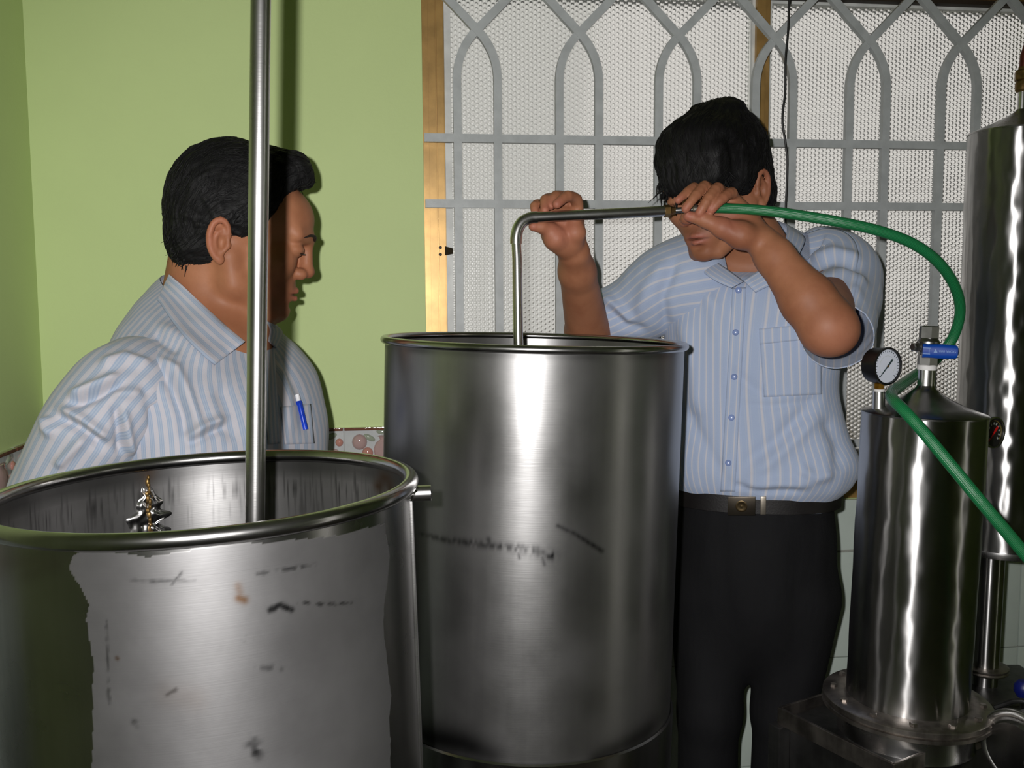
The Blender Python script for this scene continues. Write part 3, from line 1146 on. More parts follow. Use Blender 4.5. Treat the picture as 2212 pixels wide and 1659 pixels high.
# --- tank behind (taller, with the bent pipe in it)
R2 = 0.2285
lean2 = 0.030
c2 = P(1154, 734, 1.45)
zb2 = 0.708
ax2v = Vector((lean2, 0, 1)).normalized()
base2 = Vector(c2) - ax2v * ((c2[2] - zb2) / ax2v.z)
H2 = (Vector(c2) - base2).length
rot2 = tilt(lean2)
tank2 = empty('open_steel_tank', base2, rot2)
tag(tank2, 'taller open stainless tank on a ring stand, with the bent pipe dipping into it', 'tank')


def masks2(px, front, inside, V):
    nz = vnoise(V * np.array([300, 300, 110]), 8) * 0.5 + 0.5
    n2 = vnoise(V * 18, 9) * 0.5 + 0.5
    film = np.full(len(px), 0.28)
    film += 0.3 * (n2 - 0.5)
    fo = front & ~inside
    soot_dark = np.zeros(len(px)); rust = np.zeros(len(px))
    d, t_ = poly_dist(px, [(905, 1152), (960, 1166), (1040, 1176), (1100, 1182), (1150, 1190), (1192, 1200)])
    soot_dark[fo] = np.maximum(soot_dark[fo], (np.clip(0.25 + 0.9 * t_, 0, 1) * gauss(d, 4 + 7 * t_) * np.clip(nz * 1.7 - 0.25, 0, 1))[fo])
    for pts, w_, a in (([(1205, 1136), (1240, 1152), (1300, 1190)], 4, 0.8), ([(1172, 1205), (1176, 1220)], 4, 0.9), ([(1120, 1195), (1122, 1206)], 3, 0.7),
                       ([(1055, 1165), (1060, 1180)], 5, 0.8), ([(1215, 1140), (1225, 1146)], 5, 0.5)):
        d, _ = poly_dist(px, pts)
        soot_dark[fo] = np.maximum(soot_dark[fo], (a * gauss(d, w_) * (0.4 + 0.6 * nz))[fo])
    d, t_ = poly_dist(px, [(905, 1590), (1000, 1606), (1060, 1632), (1110, 1640), (1090, 1662)])
    soot_dark[fo] = np.maximum(soot_dark[fo], (0.85 * gauss(d, 26) * np.clip(n2 * 2.6 - 0.75, 0, 1))[fo])
    d, t_ = poly_dist(px, [(1290, 1640), (1370, 1600), (1430, 1560)])
    soot_dark[fo] = np.maximum(soot_dark[fo], (0.5 * gauss(d, 16) * np.clip(n2 * 2.6 - 0.8, 0, 1))[fo])
    zt_ = V[:, 2] - H2
    soot_dark[fo] = np.maximum(soot_dark[fo], (0.25 * gauss(zt_ + 0.011, 0.004) * np.clip(n2 * 2 - 0.8, 0, 1))[fo])
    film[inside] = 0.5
    return {'film': np.clip(film, 0, 1), 'soot_dark': np.clip(soot_dark, 0, 1), 'rust': rust}


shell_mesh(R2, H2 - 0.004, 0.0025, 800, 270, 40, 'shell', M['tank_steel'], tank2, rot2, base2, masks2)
torus_ring(R2 + 0.001, 0.0058, H2 - 0.003, 'rolled_rim', M['rim_steel'], tank2)
# ring stand under it
m = MB()
m.lathe([(R2 - 0.004, -0.06), (R2 + 0.0045, -0.06), (R2 + 0.0045, 0.022), (R2 + 0.0015, 0.024), (R2 + 0.0012, 0.0), (R2 - 0.004, 0.0)], 160, close=False)
m.build('base_band', M['rim_steel'], tank2)
zf = -(base2.z) / 1.0
for k in range(3):
    a_ = math.radians(40 + 120 * k)
    rr = R2 - 0.01
    m = MB()
    m.tube(np.array([[rr * math.cos(a_), rr * math.sin(a_), 0.0], [rr * math.cos(a_) * 1.02, rr * math.sin(a_) * 1.02, zf + 0.03 + lean2 * rr * math.cos(a_)]]), 0.016, 16)
    m.lathe([(0.03, 0.0), (0.03, 0.006), (0.016, 0.012)], 20, (rr * math.cos(a_) * 1.02, rr * math.sin(a_) * 1.02, zf + 0.01 + lean2 * rr * math.cos(a_)))
    m.build('stand_leg', M['frame_steel'], tank2)

# ------------------------------------------------------------------ the two pipes
m = MB()
pt, pb = P(565, -150, 0.952), P(551, 1112, 0.935)
d_ = (pt - pb); 
pole_top = pb + d_ * 1.35; pole_bot = pb - d_ * 1.02 * 0.0
kz = (pb[2] - 0.03) / d_[2]
pole_bot = pb - d_ * kz
n_ = 40
V = [pole_bot + (pole_top - pole_bot) * t_ for t_ in np.linspace(0, 1, n_)]
pole_ob = empty('upright_pipe', pole_bot)
tag(pole_ob, 'tall bright steel pipe standing upright in the wide front tank', 'pipe')
m.tube(np.array(V) - pole_bot, 0.0098, 40)
m.build('pipe_wall', M['pipe_steel'], pole_ob)

zp = 1.47
cor = [P(1120, 760, 1.462), P(1118, 640, 1.468), P(1117, 560, 1.472), P(1115, 520, 1.474), P(1117, 498, 1.475), P(1127, 479, 1.477), P(1145, 471, 1.48), P(1170, 468.5, 1.484), P(1300, 462, 1.50), P(1436, 455.5, 1.518)]
low = P(1120, 760, 1.462); low = np.array([low[0] + 0.003, low[1], 0.80])
bent = empty('bent_pipe', low)
tag(bent, 'slim steel pipe bent at a right angle, rising out of the taller tank', 'pipe')


def bpart(mb, name, mat, parent=bent, **kw):
    o = mb.build(name, mat, parent, **kw)
    o.location = -Vector(parent.location)
    return o


m = MB(); m.tube(np.vstack([low, cor[0], cor[1], cor[2], P(1115, 522, 1.474)]), 0.0075, 28); bpart(m, 'riser', M['pipe_steel'])
el = spline([P(1114.5, 527, 1.474), P(1115, 512, 1.474), P(1119, 494, 1.475), P(1129, 479, 1.477), P(1146, 470.5, 1.48), P(1160, 469, 1.482)], 30)
m = MB(); m.tube(el, 0.0092, 28); bpart(m, 'elbow', M['pipe_steel'])
m = MB(); m.tube(np.array([P(1152, 469.3, 1.481), P(1300, 462.3, 1.50), P(1441, 455.5, 1.518)]), 0.0083, 28); bpart(m, 'spout_arm', M['pipe_steel'])
m = MB(); m.tube(np.array([P(1434, 455.8, 1.517), P(1446, 455.2, 1.5185), P(1449, 455.1, 1.519), P(1458, 454.6, 1.52)]), [0.0098, 0.0098, 0.007, 0.006], 6); bpart(m, 'end_nut', M['old_brass'])
m = MB(); m.tube(np.array([P(1455, 454.8, 1.52), P(1500, 452, 1.512), P(1548, 448, 1.505)]), [0.0045, 0.0048, 0.005], 14); bpart(m, 'hose_tail', M['frame_steel'])
m = MB(); m.lathe([(0.0075, -0.004), (0.0085, -0.003), (0.0085, 0.003), (0.0075, 0.004)], 18, P(1500, 452, 1.512), np.array([[0, 1, 0], [0, 0, 1], [1, 0, 0]])); bpart(m, 'hose_clip', M['buckle_bright'])

# ------------------------------------------------------------------ green hose
hp = [(1540, 449, 1.508), (1570, 450, 1.50), (1640, 454, 1.485), (1720, 464, 1.47), (1810, 479, 1.45), (1900, 499, 1.44), (1975, 528, 1.44), (2030, 570, 1.45), (2064, 622, 1.47),
      (2074, 672, 1.49), (2062, 722, 1.505), (2040, 756, 1.512), (2010, 788, 1.51), (1975, 812, 1.47), (1944, 834, 1.40), (1926, 850, 1.345), (1930, 864, 1.30),
      (1952, 886, 1.27), (1990, 928, 1.25), (2050, 1000, 1.225), (2120, 1085, 1.20), (2200, 1180, 1.18), (2290, 1290, 1.16), (2360, 1420, 1.16), (2390, 1650, 1.18)]
hpts = [P(*q) for q in hp]
end = hpts[-1].copy()
hpts += [np.array([end[0] + 0.02, end[1], 0.30]), np.array([end[0] + 0.05, end[1] + 0.02, 0.02]), np.array([end[0] + 0.35, end[1] + 0.06, 0.010])]
path = spline(hpts, 420)
seg = 20
Vh = tube_rings(path, np.full(len(path), 0.0082), seg)
Vh = np.concatenate([Vh, Vh[:, :1]], 1)
nr, nc = Vh.shape[:2]
Fh = grid_faces(nr, nc)
uvv = np.stack(np.meshgrid(np.linspace(0, 1, nr), np.linspace(0, 1, nc), indexing='ij')[::-1], -1).reshape(-1, 2)
hose = mesh_np('green_hose', Vh.reshape(-1, 3), Fh, M['hose'], None, True, uvv[Fh.ravel()])
tag(hose, 'green rubber hose looping from the held pipe over the pressure vessels', 'hose')

# ------------------------------------------------------------------ pressure vessels and their boiler
def frame_from(axis, ref=(0, 0, 1)):
    z = np.asarray(axis, float); z = z / np.linalg.norm(z)
    x = np.cross(np.asarray(ref, float), z); x /= np.linalg.norm(x)
    y = np.cross(z, x)
    return np.array([x, y, z])


def child(mb, name, mat, parent, smooth=True, angle=40):
    """mesh given in world coordinates, hung under parent"""
    bpy.context.view_layer.update()
    o = mb.build(name, mat, None, smooth, angle)
    o.parent = parent
    o.matrix_parent_inverse = parent.matrix_world.inverted()
    return o


def dent_shell(R, z0, z1, seg, rows, name, mat, parent, amp, seed, top_round=0.0):
    th = np.arange(seg) * 2 * np.pi / seg
    zz = np.linspace(z0, z1, rows)
    A, Z = np.meshgrid(th, zz)
    q = np.stack([np.cos(A) * 3.2, np.sin(A) * 3.2, Z * 16], -1)
    r = R + amp * (vnoise(q, seed) + 0.45 * vnoise(q * 2.7, seed + 1))
    V = np.stack([r * np.cos(A), r * np.sin(A), Z], -1)
    return mesh_np(name, V.reshape(-1, 3), grid_faces(rows, seg, True), mat, parent)


# --- short vessel with the white gauge and blue lever valve
RA = 0.0885
leanA = 0.028
topA = P(1996, 894, 1.40)
zA = P(1958, 1512, 1.40)[2]
axA = Vector((leanA, 0, 1)).normalized()
baseA = Vector(topA) - axA * ((topA[2] - zA) / axA.z)
HA = (Vector(topA) - baseA).length
rotA = tilt(leanA)
vesA = empty('pressure_vessel', baseA, rotA)
tag(vesA, 'short polished steel pressure vessel with white gauge and blue lever valve', 'vessel')
shA = dent_shell(RA, 0.0, HA, 160, 140, 'shell', M['vessel_steel'], vesA, 0.0007, 21)
m = MB()
m.lathe([(RA + 0.0004, HA - 0.001), (RA + 0.0006, HA + 0.0012), (RA - 0.002, HA + 0.0030), (0.060, HA + 0.012), (0.035, HA + 0.024), (0.022, HA + 0.032), (0.0135, HA + 0.039), (0.0122, HA + 0.043)], 120, close=False)
m.build('cone_lid', M['cone_steel'], vesA)
m = MB()
m.lathe([(0.0120, HA + 0.036), (0.0120, HA + 0.068), (0.0100, HA + 0.070)], 40)
m.build('neck_pipe', M['pipe_steel'], vesA)
m = MB()
m.lathe([(0.0128, HA + 0.066), (0.0138, HA + 0.067), (0.0138, HA + 0.0725), (0.0125, HA + 0.074)], 32)
m.build('thread_tape', M['tape'], vesA)
zv = HA + 0.073
m = MB()
m.lathe([(0.0125, zv), (0.0145, zv + 0.001), (0.0145, zv + 0.016), (0.0125, zv + 0.017)], 6, phase=0.35)
m.lathe([(0.0118, zv + 0.016), (0.0158, zv + 0.020), (0.0168, zv + 0.028), (0.0158, zv + 0.036), (0.0122, zv + 0.041)], 36)
m.lathe([(0.0122, zv + 0.040), (0.0142, zv + 0.041), (0.0142, zv + 0.0575), (0.0125, zv + 0.059), (0.0088, zv + 0.059), (0.0088, zv + 0.05)], 6, phase=0.35)
valve = m.build('ball_valve', M['fitting_steel'], vesA, angle=25)
# stem boss towards the viewer-left, nut, lever and its blue sleeve
bpy.context.view_layer.update()
MWA = vesA.matrix_world.copy()


def wA(x, y, z):
    return np.array(MWA @ Vector((x, y, z)))


vc = wA(0, 0, zv + 0.028)
sd = np.array([-0.93, -0.37, 0.0])          # stem direction
m = MB()
m.lathe([(0.008, 0.010), (0.0085, 0.018), (0.006, 0.019), (0.006, 0.024)], 20, vc, frame_from(sd))
child(m, 'stem_boss', M['fitting_steel'], valve)
m = MB()
m.lathe([(0.0060, 0.0225), (0.0068, 0.023), (0.0068, 0.0290), (0.0052, 0.0305), (0.0, 0.0305)], 6, vc, frame_from(sd))
child(m, 'stem_nut', M['fitting_steel'], valve)
h0 = P(1986, 757, 1.375); h1 = P(2071, 761, 1.36)
hd = h1 - h0; hl = np.linalg.norm(hd); hd /= hl
hn = np.array([0.05, -1.0, 0.0]); hn -= hd * (hn @ hd); hn /= np.linalg.norm(hn)
hu = np.cross(hn, hd)
if hu[2] < 0: hu = -hu
m = MB()
st = vc + sd * 0.020
m.add([st + UZ * 0.010, st - UZ * 0.010, h0 - hu * 0.010, h0 + hu * 0.010, st + UZ * 0.010 + hn * 0.003, st - UZ * 0.010 + hn * 0.003, h0 - hu * 0.010 + hn * 0.003, h0 + hu * 0.010 + hn * 0.003],
      [(0, 1, 2, 3), (7, 6, 5, 4), (0, 4, 5, 1), (1, 5, 6, 2), (2, 6, 7, 3), (3, 7, 4, 0)])
child(m, 'lever', M['fitting_steel'], valve)
# sleeve: flattened rounded bar
prof = []
for t_ in np.linspace(0, 1, 26):
    wv = 0.0105 * (1 - 0.03 * math.sin(t_ * 9))
    e = max(0.0, (t_ - 0.86) / 0.14)
    wv *= math.sqrt(max(0.0, 1 - e * e)) * 0.6 + 0.4 if e < 1 else 0.4
    if t_ == 1: wv *= 0.5
    prof.append((t_, wv))
Vs = []; sgm = 24
for t_, wv in prof:
    c = h0 + hd * (0.004 + (hl - 0.004) * t_)
    for k in range(sgm):
        a_ = 2 * math.pi * k / sgm
        ca, sa_ = math.cos(a_), math.sin(a_)
        Vs.append(c + hu * wv * np.sign(ca) * abs(ca) ** 0.6 + hn * 0.0055 * min(1, wv / 0.006) * np.sign(sa_) * abs(sa_) ** 0.75)
m = MB(); m.add(Vs, grid_faces(len(prof), sgm, True).tolist() + [list(range(sgm))[::-1], [(len(prof) - 1) * sgm + k for k in range(sgm)]])
sleeve = child(m, 'lever_sleeve', M['blue_vinyl'], valve)
# faint print on the sleeve: a bracketed mark, a small triangle and worn lettering


def print_text(txt, size, origin, xd, yd, mat, parent, name='lettering'):
    cu = bpy.data.curves.new(name, 'FONT')
    cu.body = txt; cu.size = size; cu.align_x = 'CENTER'; cu.align_y = 'CENTER'; cu.resolution_u = 2
    tmp = bpy.data.objects.new(name, cu); col.objects.link(tmp)
    dg = bpy.context.evaluated_depsgraph_get()
    me = bpy.data.meshes.new_from_object(tmp.evaluated_get(dg))
    bpy.data.objects.remove(tmp)
    zd = np.cross(xd, yd)
    me.transform(Matrix(((xd[0], yd[0], zd[0], origin[0]), (xd[1], yd[1], zd[1], origin[1]), (xd[2], yd[2], zd[2], origin[2]), (0, 0, 0, 1))))
    me.materials.clear(); me.materials.append(mat)
    o = bpy.data.objects.new(name, me)
    link(o)
    bpy.context.view_layer.update()
    o.parent = parent; o.matrix_parent_inverse = parent.matrix_world.inverted()
    return o


def on_sleeve(t_, v_):
    return h0 + hd * hl * t_ + hu * v_ + hn * 0.0058


print_text('1000 WOG', 0.0052, on_sleeve(0.68, 0.0002), hd, hu, M['print_grey'], valve)
m = MB()
for q, (dx, dy) in enumerate(((0.30, -0.0022), )):
    c = on_sleeve(dx + 0.10, 0.0004)
    a, b, c3 = c + hu * 0.0036, c - hu * 0.0024 - hd * 0.0026, c - hu * 0.0024 + hd * 0.0026
    m.add([a, b, c3, a + hn * 0.0003, b + hn * 0.0003, c3 + hn * 0.0003], [(3, 4, 5), (0, 3, 5, 2), (0, 1, 4, 3), (1, 2, 5, 4)])
child(m, 'printed_triangle', M['print_grey'], valve, False)
m = MB()
for v_ in (0.0042, -0.0042):
    m.box(on_sleeve(0.17, v_), (0.0050, 0.0005, 0.0003), np.array([hd, hu, hn]))
m.box(on_sleeve(0.235, 0), (0.0004, 0.0040, 0.0003), np.array([hd, hu, hn]))
child(m, 'printed_bracket', M['print_grey'], valve, False)


def gauge(cx, cy, Y, n, R, depth, parent, style):
    """round dial gauge whose face centre lies at a sight-line point"""
    c = P(cx, cy, Y)
    fr = frame_from(n)
    m = MB()
    m.lathe([(R * 0.55, -depth), (R * 0.95, -depth + 0.001), (R * 0.985, -depth * 0.6), (R * 0.985, -0.003), (R * 1.03, -0.002), (R * 1.03, 0.0015), (R * 0.93, 0.0022), (R * 0.90, -0.0012)], 56, c, fr)
    case = child(m, 'pressure_gauge', M['black_plastic'] if style == 'w' else M['rim_steel'], parent)
    m = MB()
    m.lathe([(R * 0.93, -0.0018), (0.0, -0.0018)], 48, c, fr, False)
    m.lathe([(R * 0.93, -0.0008), (0.0, -0.0008)], 48, c, fr, False)
    child(m, 'dial', M['dial_white'] if style == 'w' else M['dial_dark'], case, False)
    x, y, z = fr
    # ticks
    m = MB()
    for k in range(25 if style == 'w' else 11):
        a_ = math.radians(225 - 270 * k / (24 if style == 'w' else 10))
        big = k % 4 == 0 or style != 'w'
        d_ = x * math.cos(a_) + y * math.sin(a_); e_ = np.cross(z, d_)
        r0, r1 = (0.72 if big else 0.78), 0.85
        if style != 'w': r0, r1 = 0.5, 0.66
        m.box(c + d_ * R * (r0 + r1) / 2 - z * 0.0004, (R * (r1 - r0) / 2, R * (0.016 if style == 'w' else 0.05), 0.0002), np.array([d_, e_, z]))
    child(m, 'graduation_ticks', M['ink'] if style == 'w' else M['tick_pale'], case, False)
    # scale arc
    m = MB()
    arc = [c + (x * math.cos(t_) + y * math.sin(t_)) * R * (0.56 if style == 'w' else 0.76) - z * 0.0004 for t_ in np.linspace(math.radians(-40), math.radians(225 if style == 'w' else 130), 40)]
    m.tube(np.array(arc), 0.00022 if style == 'w' else 0.0008, 6)
    child(m, 'scale_arc', M['tick_pale'] if style == 'w' else M['tick_yellow'], case)
    # needle from lower left to upper right
    a_ = math.radians(226)
    d_ = x * math.cos(a_) + y * math.sin(a_); e_ = np.cross(z, d_)
    m = MB()
    q = [(-0.48, 0.055), (-0.12, 0.05), (0.0, 0.035), (0.45, 0.03), (0.80, 0.008)]
    Vn = []
    for r_, w_ in q:
        for sg in (-1, 1):
            Vn.append(c + d_ * R * r_ + e_ * R * w_ * sg * (1.6 if style != 'w' else 1.0) + z * 0.0012)
            Vn.append(c + d_ * R * r_ + e_ * R * w_ * sg * (1.6 if style != 'w' else 1.0) + z * 0.0006)
    Fn = []
    for k in range(len(q) - 1):
        b = 4 * k
        Fn += [(b, b + 2, b + 6, b + 4), (b + 1, b + 5, b + 7, b + 3), (b, b + 4, b + 5, b + 1), (b + 2, b + 3, b + 7, b + 6)]
    m.add(Vn, Fn)
    child(m, 'needle', M['ink'] if style == 'w' else M['needle_red'], case, False)
    m = MB(); m.ellipsoid(c + z * 0.0012, (R * 0.07, R * 0.07, 0.0012), fr, 14, 6)
    child(m, 'needle_cap', M['old_brass'] if style == 'w' else M['needle_red'], case)
    return case, c, fr


gA, gc, gfr = gauge(1917, 791, 1.385, (0.42, -0.90, 0.0), 0.0272, 0.027, vesA, 'w')
stem = gc - gfr[2] * 0.014 - UZ * 0.027
m = MB(); m.lathe([(0.006, -0.008), (0.0075, -0.007), (0.0075, 0.0), (0.006, 0.001)], 6, stem)
child(m, 'brass_nut', M['brass'], gA, True, 25)
m = MB(); m.lathe([(0.0078, 0), (0.0082, 0.0005), (0.0082, 0.003), (0.0078, 0.0035)], 20, stem - UZ * 0.0115)
child(m, 'thread_tape', M['tape'], gA)
m = MB(); m.lathe([(0.0088, -0.031), (0.0088, -0.0005), (0.0070, 0.0)], 28, stem - UZ * 0.011)
child(m, 'gauge_nipple', M['pipe_steel'], vesA)
# flange with bolts, collar and cone under it
m = MB()
RF = 0.123
m.lathe([(RA - 0.004, 0.006), (RA + 0.004, 0.008), (RF - 0.002, 0.005), (RF, 0.003), (RF, -0.003), (RF - 0.003, -0.0045), (RF - 0.003, -0.006), (RF, -0.0075), (RF, -0.013), (RA, -0.015)], 120, close=False)
flA = m.build('flange', M['flange_steel'], vesA)
for k in range(12):
    a_ = 2 * math.pi * (k + 0.4) / 12
    m = MB()
    m.lathe([(0.0058, 0.0055), (0.0058, 0.0095), (0.0045, 0.0105), (0, 0.0105)], 6, (0.107 * math.cos(a_), 0.107 * math.sin(a_), 0), phase=k * 0.3)
    m.build('bolt', M['flange_steel'], flA, angle=25)
m = MB()
m.lathe([(0.099, -0.014), (0.099, -0.052), (0.1005, -0.056), (0.097, -0.061), (0.088, -0.064), (0.080, -0.10), (0.072, -0.17), (0.07, -0.2)], 100, close=False)
m.build('collar', M['cone_steel'], vesA)

# --- boiler box below, turned on its corner
zbx = 0.700
CB = np.array([0.534, 1.27]); ub = np.array([-0.504, 0.864]); vb = np.array([0.793, 0.609])
ub /= np.linalg.norm(ub); vb = np.array([ub[1], -ub[0]])
LU, LV = 0.214, 0.28
boiler = empty('boiler_housing', (*(CB + ub * LU / 2 + vb * LV / 2), 0))
tag(boiler, 'dark steel boiler housing with angle-iron edges under the short vessel', 'boiler')
A3 = np.array([[*ub, 0], [*vb, 0], [0, 0, 1.0]])
cc = CB + ub * LU / 2 + vb * LV / 2
m = MB(); m.box((*cc, zbx / 2 + 0.02), (LU / 2 - 0.012, LV / 2 - 0.012, zbx / 2 - 0.03), A3)
child(m, 'casing', M['frame_steel'], boiler, False)
m = MB(); m.box((*cc, zbx - 0.016), (LU / 2 - 0.004, LV / 2 - 0.004, 0.003), A3, 0.001)
child(m, 'top_plate', M['frame_steel'], boiler, False)
for (p0, p1) in (((0, 0), (LU, 0)), ((0, 0), (0, LV)), ((LU, 0), (LU, LV)), ((0, LV), (LU, LV))):
    a2 = CB + ub * p0[0] + vb * p0[1]; b2 = CB + ub * p1[0] + vb * p1[1]
    mid = (a2 + b2) / 2; L_ = np.linalg.norm(b2 - a2); d2 = (b2 - a2) / L_
    ax = np.array([[*d2, 0], [-d2[1], d2[0], 0], [0, 0, 1.0]])
    m = MB()
    m.box((*mid, zbx - 0.010), (L_ / 2 + 0.002, 0.0025, 0.014), ax, 0.001)
    child(m, 'edge_rail', M['flange_steel'], boiler, False)
for q in ((0, 0), (LU, 0), (0, LV), (LU, LV)):
    a2 = CB + ub * q[0] + vb * q[1]
    m = MB(); m.box((*a2, zbx / 2 - 0.012), (0.012, 0.012, zbx / 2 - 0.012), A3, 0.002)
    child(m, 'corner_post', M['frame_steel'], boiler, False)

# --- tall column behind
RB = 0.0875
topB = P(2199, 288, 1.72)
zB = P(2165, 1178, 1.72)[2]
baseB = Vector((topB[0] + 0.002, topB[1], zB))
leanB = 0.004
rotB = tilt(leanB)
HB = topB[2] - zB
zfl = 0.645
colB = empty('steel_column', baseB, rotB)
tag(colB, 'tall polished steel column with brass-coupled copper tube on its cone', 'vessel')
dent_shell(RB, 0.0, HB, 160, 200, 'shell', M['vessel_steel'], colB, 0.0011, 33)
m = MB()
m.lathe([(RB + 0.0005, HB - 0.001), (RB, HB + 0.002), (0.05, HB + 0.018), (0.025, HB + 0.030), (0.012, HB + 0.038), (0.009, HB + 0.042)], 100, close=False)
m.build('cone_lid', M['cone_steel'], colB)
m = MB(); m.lathe([(0.0082, HB + 0.036), (0.0082, HB + 0.074), (0.007, HB + 0.075)], 28); m.build('neck_pipe', M['pipe_steel'], colB)
m = MB(); m.lathe([(0.010, HB + 0.072), (0.0128, HB + 0.076), (0.0132, HB + 0.086), (0.011, HB + 0.092), (0.0128, HB + 0.0925)], 28)
m.lathe([(0.0135, HB + 0.092), (0.0152, HB + 0.0935), (0.0152, HB + 0.108), (0.0135, HB + 0.110), (0.010, HB + 0.111), (0.0095, HB + 0.116)], 6, phase=0.2)
m.build('brass_coupling', M['old_brass'], colB, angle=25)
tp = [np.array([0, 0, HB + 0.108]), np.array([0.000, 0, HB + 0.130]), np.array([0.006, 0, HB + 0.155]), np.array([0.020, 0, HB + 0.178]), np.array([0.045, 0.0, HB + 0.195]), np.array([0.09, 0.0, HB + 0.20]), np.array([0.15, 0.0, HB + 0.19]), np.array([0.2, 0.0, HB + 0.16])]
tp += [np.array([0.225, 0, HB + 0.11]), np.array([0.23, 0, HB - 0.2]), np.array([0.23, 0, -0.2]), np.array([0.23, 0, -(zB) + 0.01])]
m = MB(); m.tube(spline(tp, 80), 0.0078, 18); m.build('copper_tube', M['copper'], colB)
m = MB(); m.lathe([(0.03, -0.006), (RB + 0.003, -0.006), (RB + 0.004, 0.0), (RB + 0.003, 0.006), (RB, 0.006)], 100, close=False); m.build('foot_ring', M['cone_steel'], colB)
pbx = P(2142, 1200, 1.70); pby = P(2131, 1520, 1.70)
zj = P(2140, 1443, 1.70)[2]
m = MB(); m.tube(np.array([pbx + UZ * 0.03, pbx, np.array([pbx[0] - 0.004, pbx[1], zfl - 0.01])]), 0.0232, 36); child(m, 'outlet_pipe', M['vessel_steel'], colB)
m = MB(); m.lathe([(0.024, -0.006), (0.038, -0.006), (0.040, -0.003), (0.038, -0.0005), (0.040, 0.002), (0.040, 0.005), (0.036, 0.006), (0.024, 0.006)], 48, (pbx[0] - 0.003, pbx[1], zj)); child(m, 'pipe_flange', M['flange_steel'], colB)
m = MB(); m.box((pbx[0] + 0.02, pbx[1], zfl - 0.02), (0.09, 0.09, 0.012), None, 0.003); child(m, 'foot_plate', M['frame_steel'], colB, False)
for sx in (-1, 1):
    for sy in (-1, 1):
        m = MB(); m.tube(np.array([[pbx[0] + 0.02 + sx * 0.075, pbx[1] + sy * 0.075, zfl - 0.03], [pbx[0] + 0.02 + sx * 0.075, pbx[1] + sy * 0.075, 0.0]]), 0.011, 12)
        child(m, 'foot_leg', M['frame_steel'], colB)
gB, gcB, gfB = gauge(2147, 934, 1.60, (0.46, -0.87, 0.0), 0.0265, 0.02, colB, 'd')
m = MB(); m.tube(np.array([gcB - gfB[2] * 0.018, gcB - gfB[2] * 0.03 + np.array([0.01, 0.02, 0]), np.array([baseB[0] - 0.03, baseB[1] - 0.06, gcB[2]])]), 0.007, 14)
child(m, 'gauge_siphon', M['fitting_steel'], colB)

# --- clamped drum low at the right, a cable and a blue knob
dc = P(2210, 1615, 1.30)
drum = empty('clamped_drum', (dc[0], dc[1], 0))
tag(drum, 'horizontal steel drum with bright clamp ring beside the boiler housing', 'drum')
dax = np.array([0.82, 0.45, 0.0]); dax /= np.linalg.norm(dax)
fr = frame_from(dax)
m = MB(); m.lathe([(0.0, -0.026), (0.040, -0.025), (0.046, -0.018), (0.047, -0.012), (0.047, 0.24), (0.04, 0.25), (0.0, 0.25)], 64, dc, fr); child(m, 'drum_body', M['cone_steel'], drum)
m = MB()
ring = np.array([dc + fr[0] * 0.050 * math.cos(t_) + fr[1] * 0.050 * math.sin(t_) - dax * 0.012 for t_ in np.linspace(0, 2 * math.pi, 65)])
m.tube(ring, 0.0078, 14, False); child(m, 'clamp_ring', M['pipe_steel'], drum)
m = MB(); m.tube(np.array([dc - dax * 0.02 - UZ * 0.004 - np.array([0, 0.030, 0]), dc + dax * 0.12 - UZ * 0.004 - np.array([0, 0.050, 0])]), 0.0048, 12); child(m, 'clamp_bolt', M['pipe_steel'], drum)
for k in (0.02, 0.2):
    m = MB(); m.tube(np.array([dc + dax * k - UZ * 0.04, np.array([dc[0] + dax[0] * k, dc[1] + dax[1] * k, 0.0])]), 0.01, 12); child(m, 'drum_leg', M['frame_steel'], drum)
m = MB()
m.tube(spline([P(2150, 1528, 1.33), P(2175, 1520, 1.32), P(2195, 1514, 1.31), P(2225, 1520, 1.30), P(2260, 1560, 1.29), P(2270, 1640, 1.30)], 40), 0.0042, 10)
tag(m.build('drum_cable', M['black_wire']), 'short black cable arching over the clamped drum', 'cable')
kb = P(2212, 1488, 1.45)
knob = empty('blue_tap', (kb[0], kb[1], kb[2] - 0.02))
tag(knob, 'dark blue tap handle poking in above the clamped drum', 'tap')
m = MB(); m.lathe([(0.0, -0.014), (0.010, -0.013), (0.015, -0.004), (0.0145, 0.006), (0.009, 0.013), (0, 0.014)], 24, kb); child(m, 'tap_handle', M['blue_dark'], knob)
m = MB(); m.tube(np.array([kb - UZ * 0.01, kb - UZ * 0.05, kb - UZ * 0.07 + np.array([0.14, 0, 0]), np.array([kb[0] + 0.2, kb[1], kb[2] - 0.16]), np.array([kb[0] + 0.2, kb[1], 0])]), 0.006, 12); child(m, 'tap_stem', M['fitting_steel'], knob)

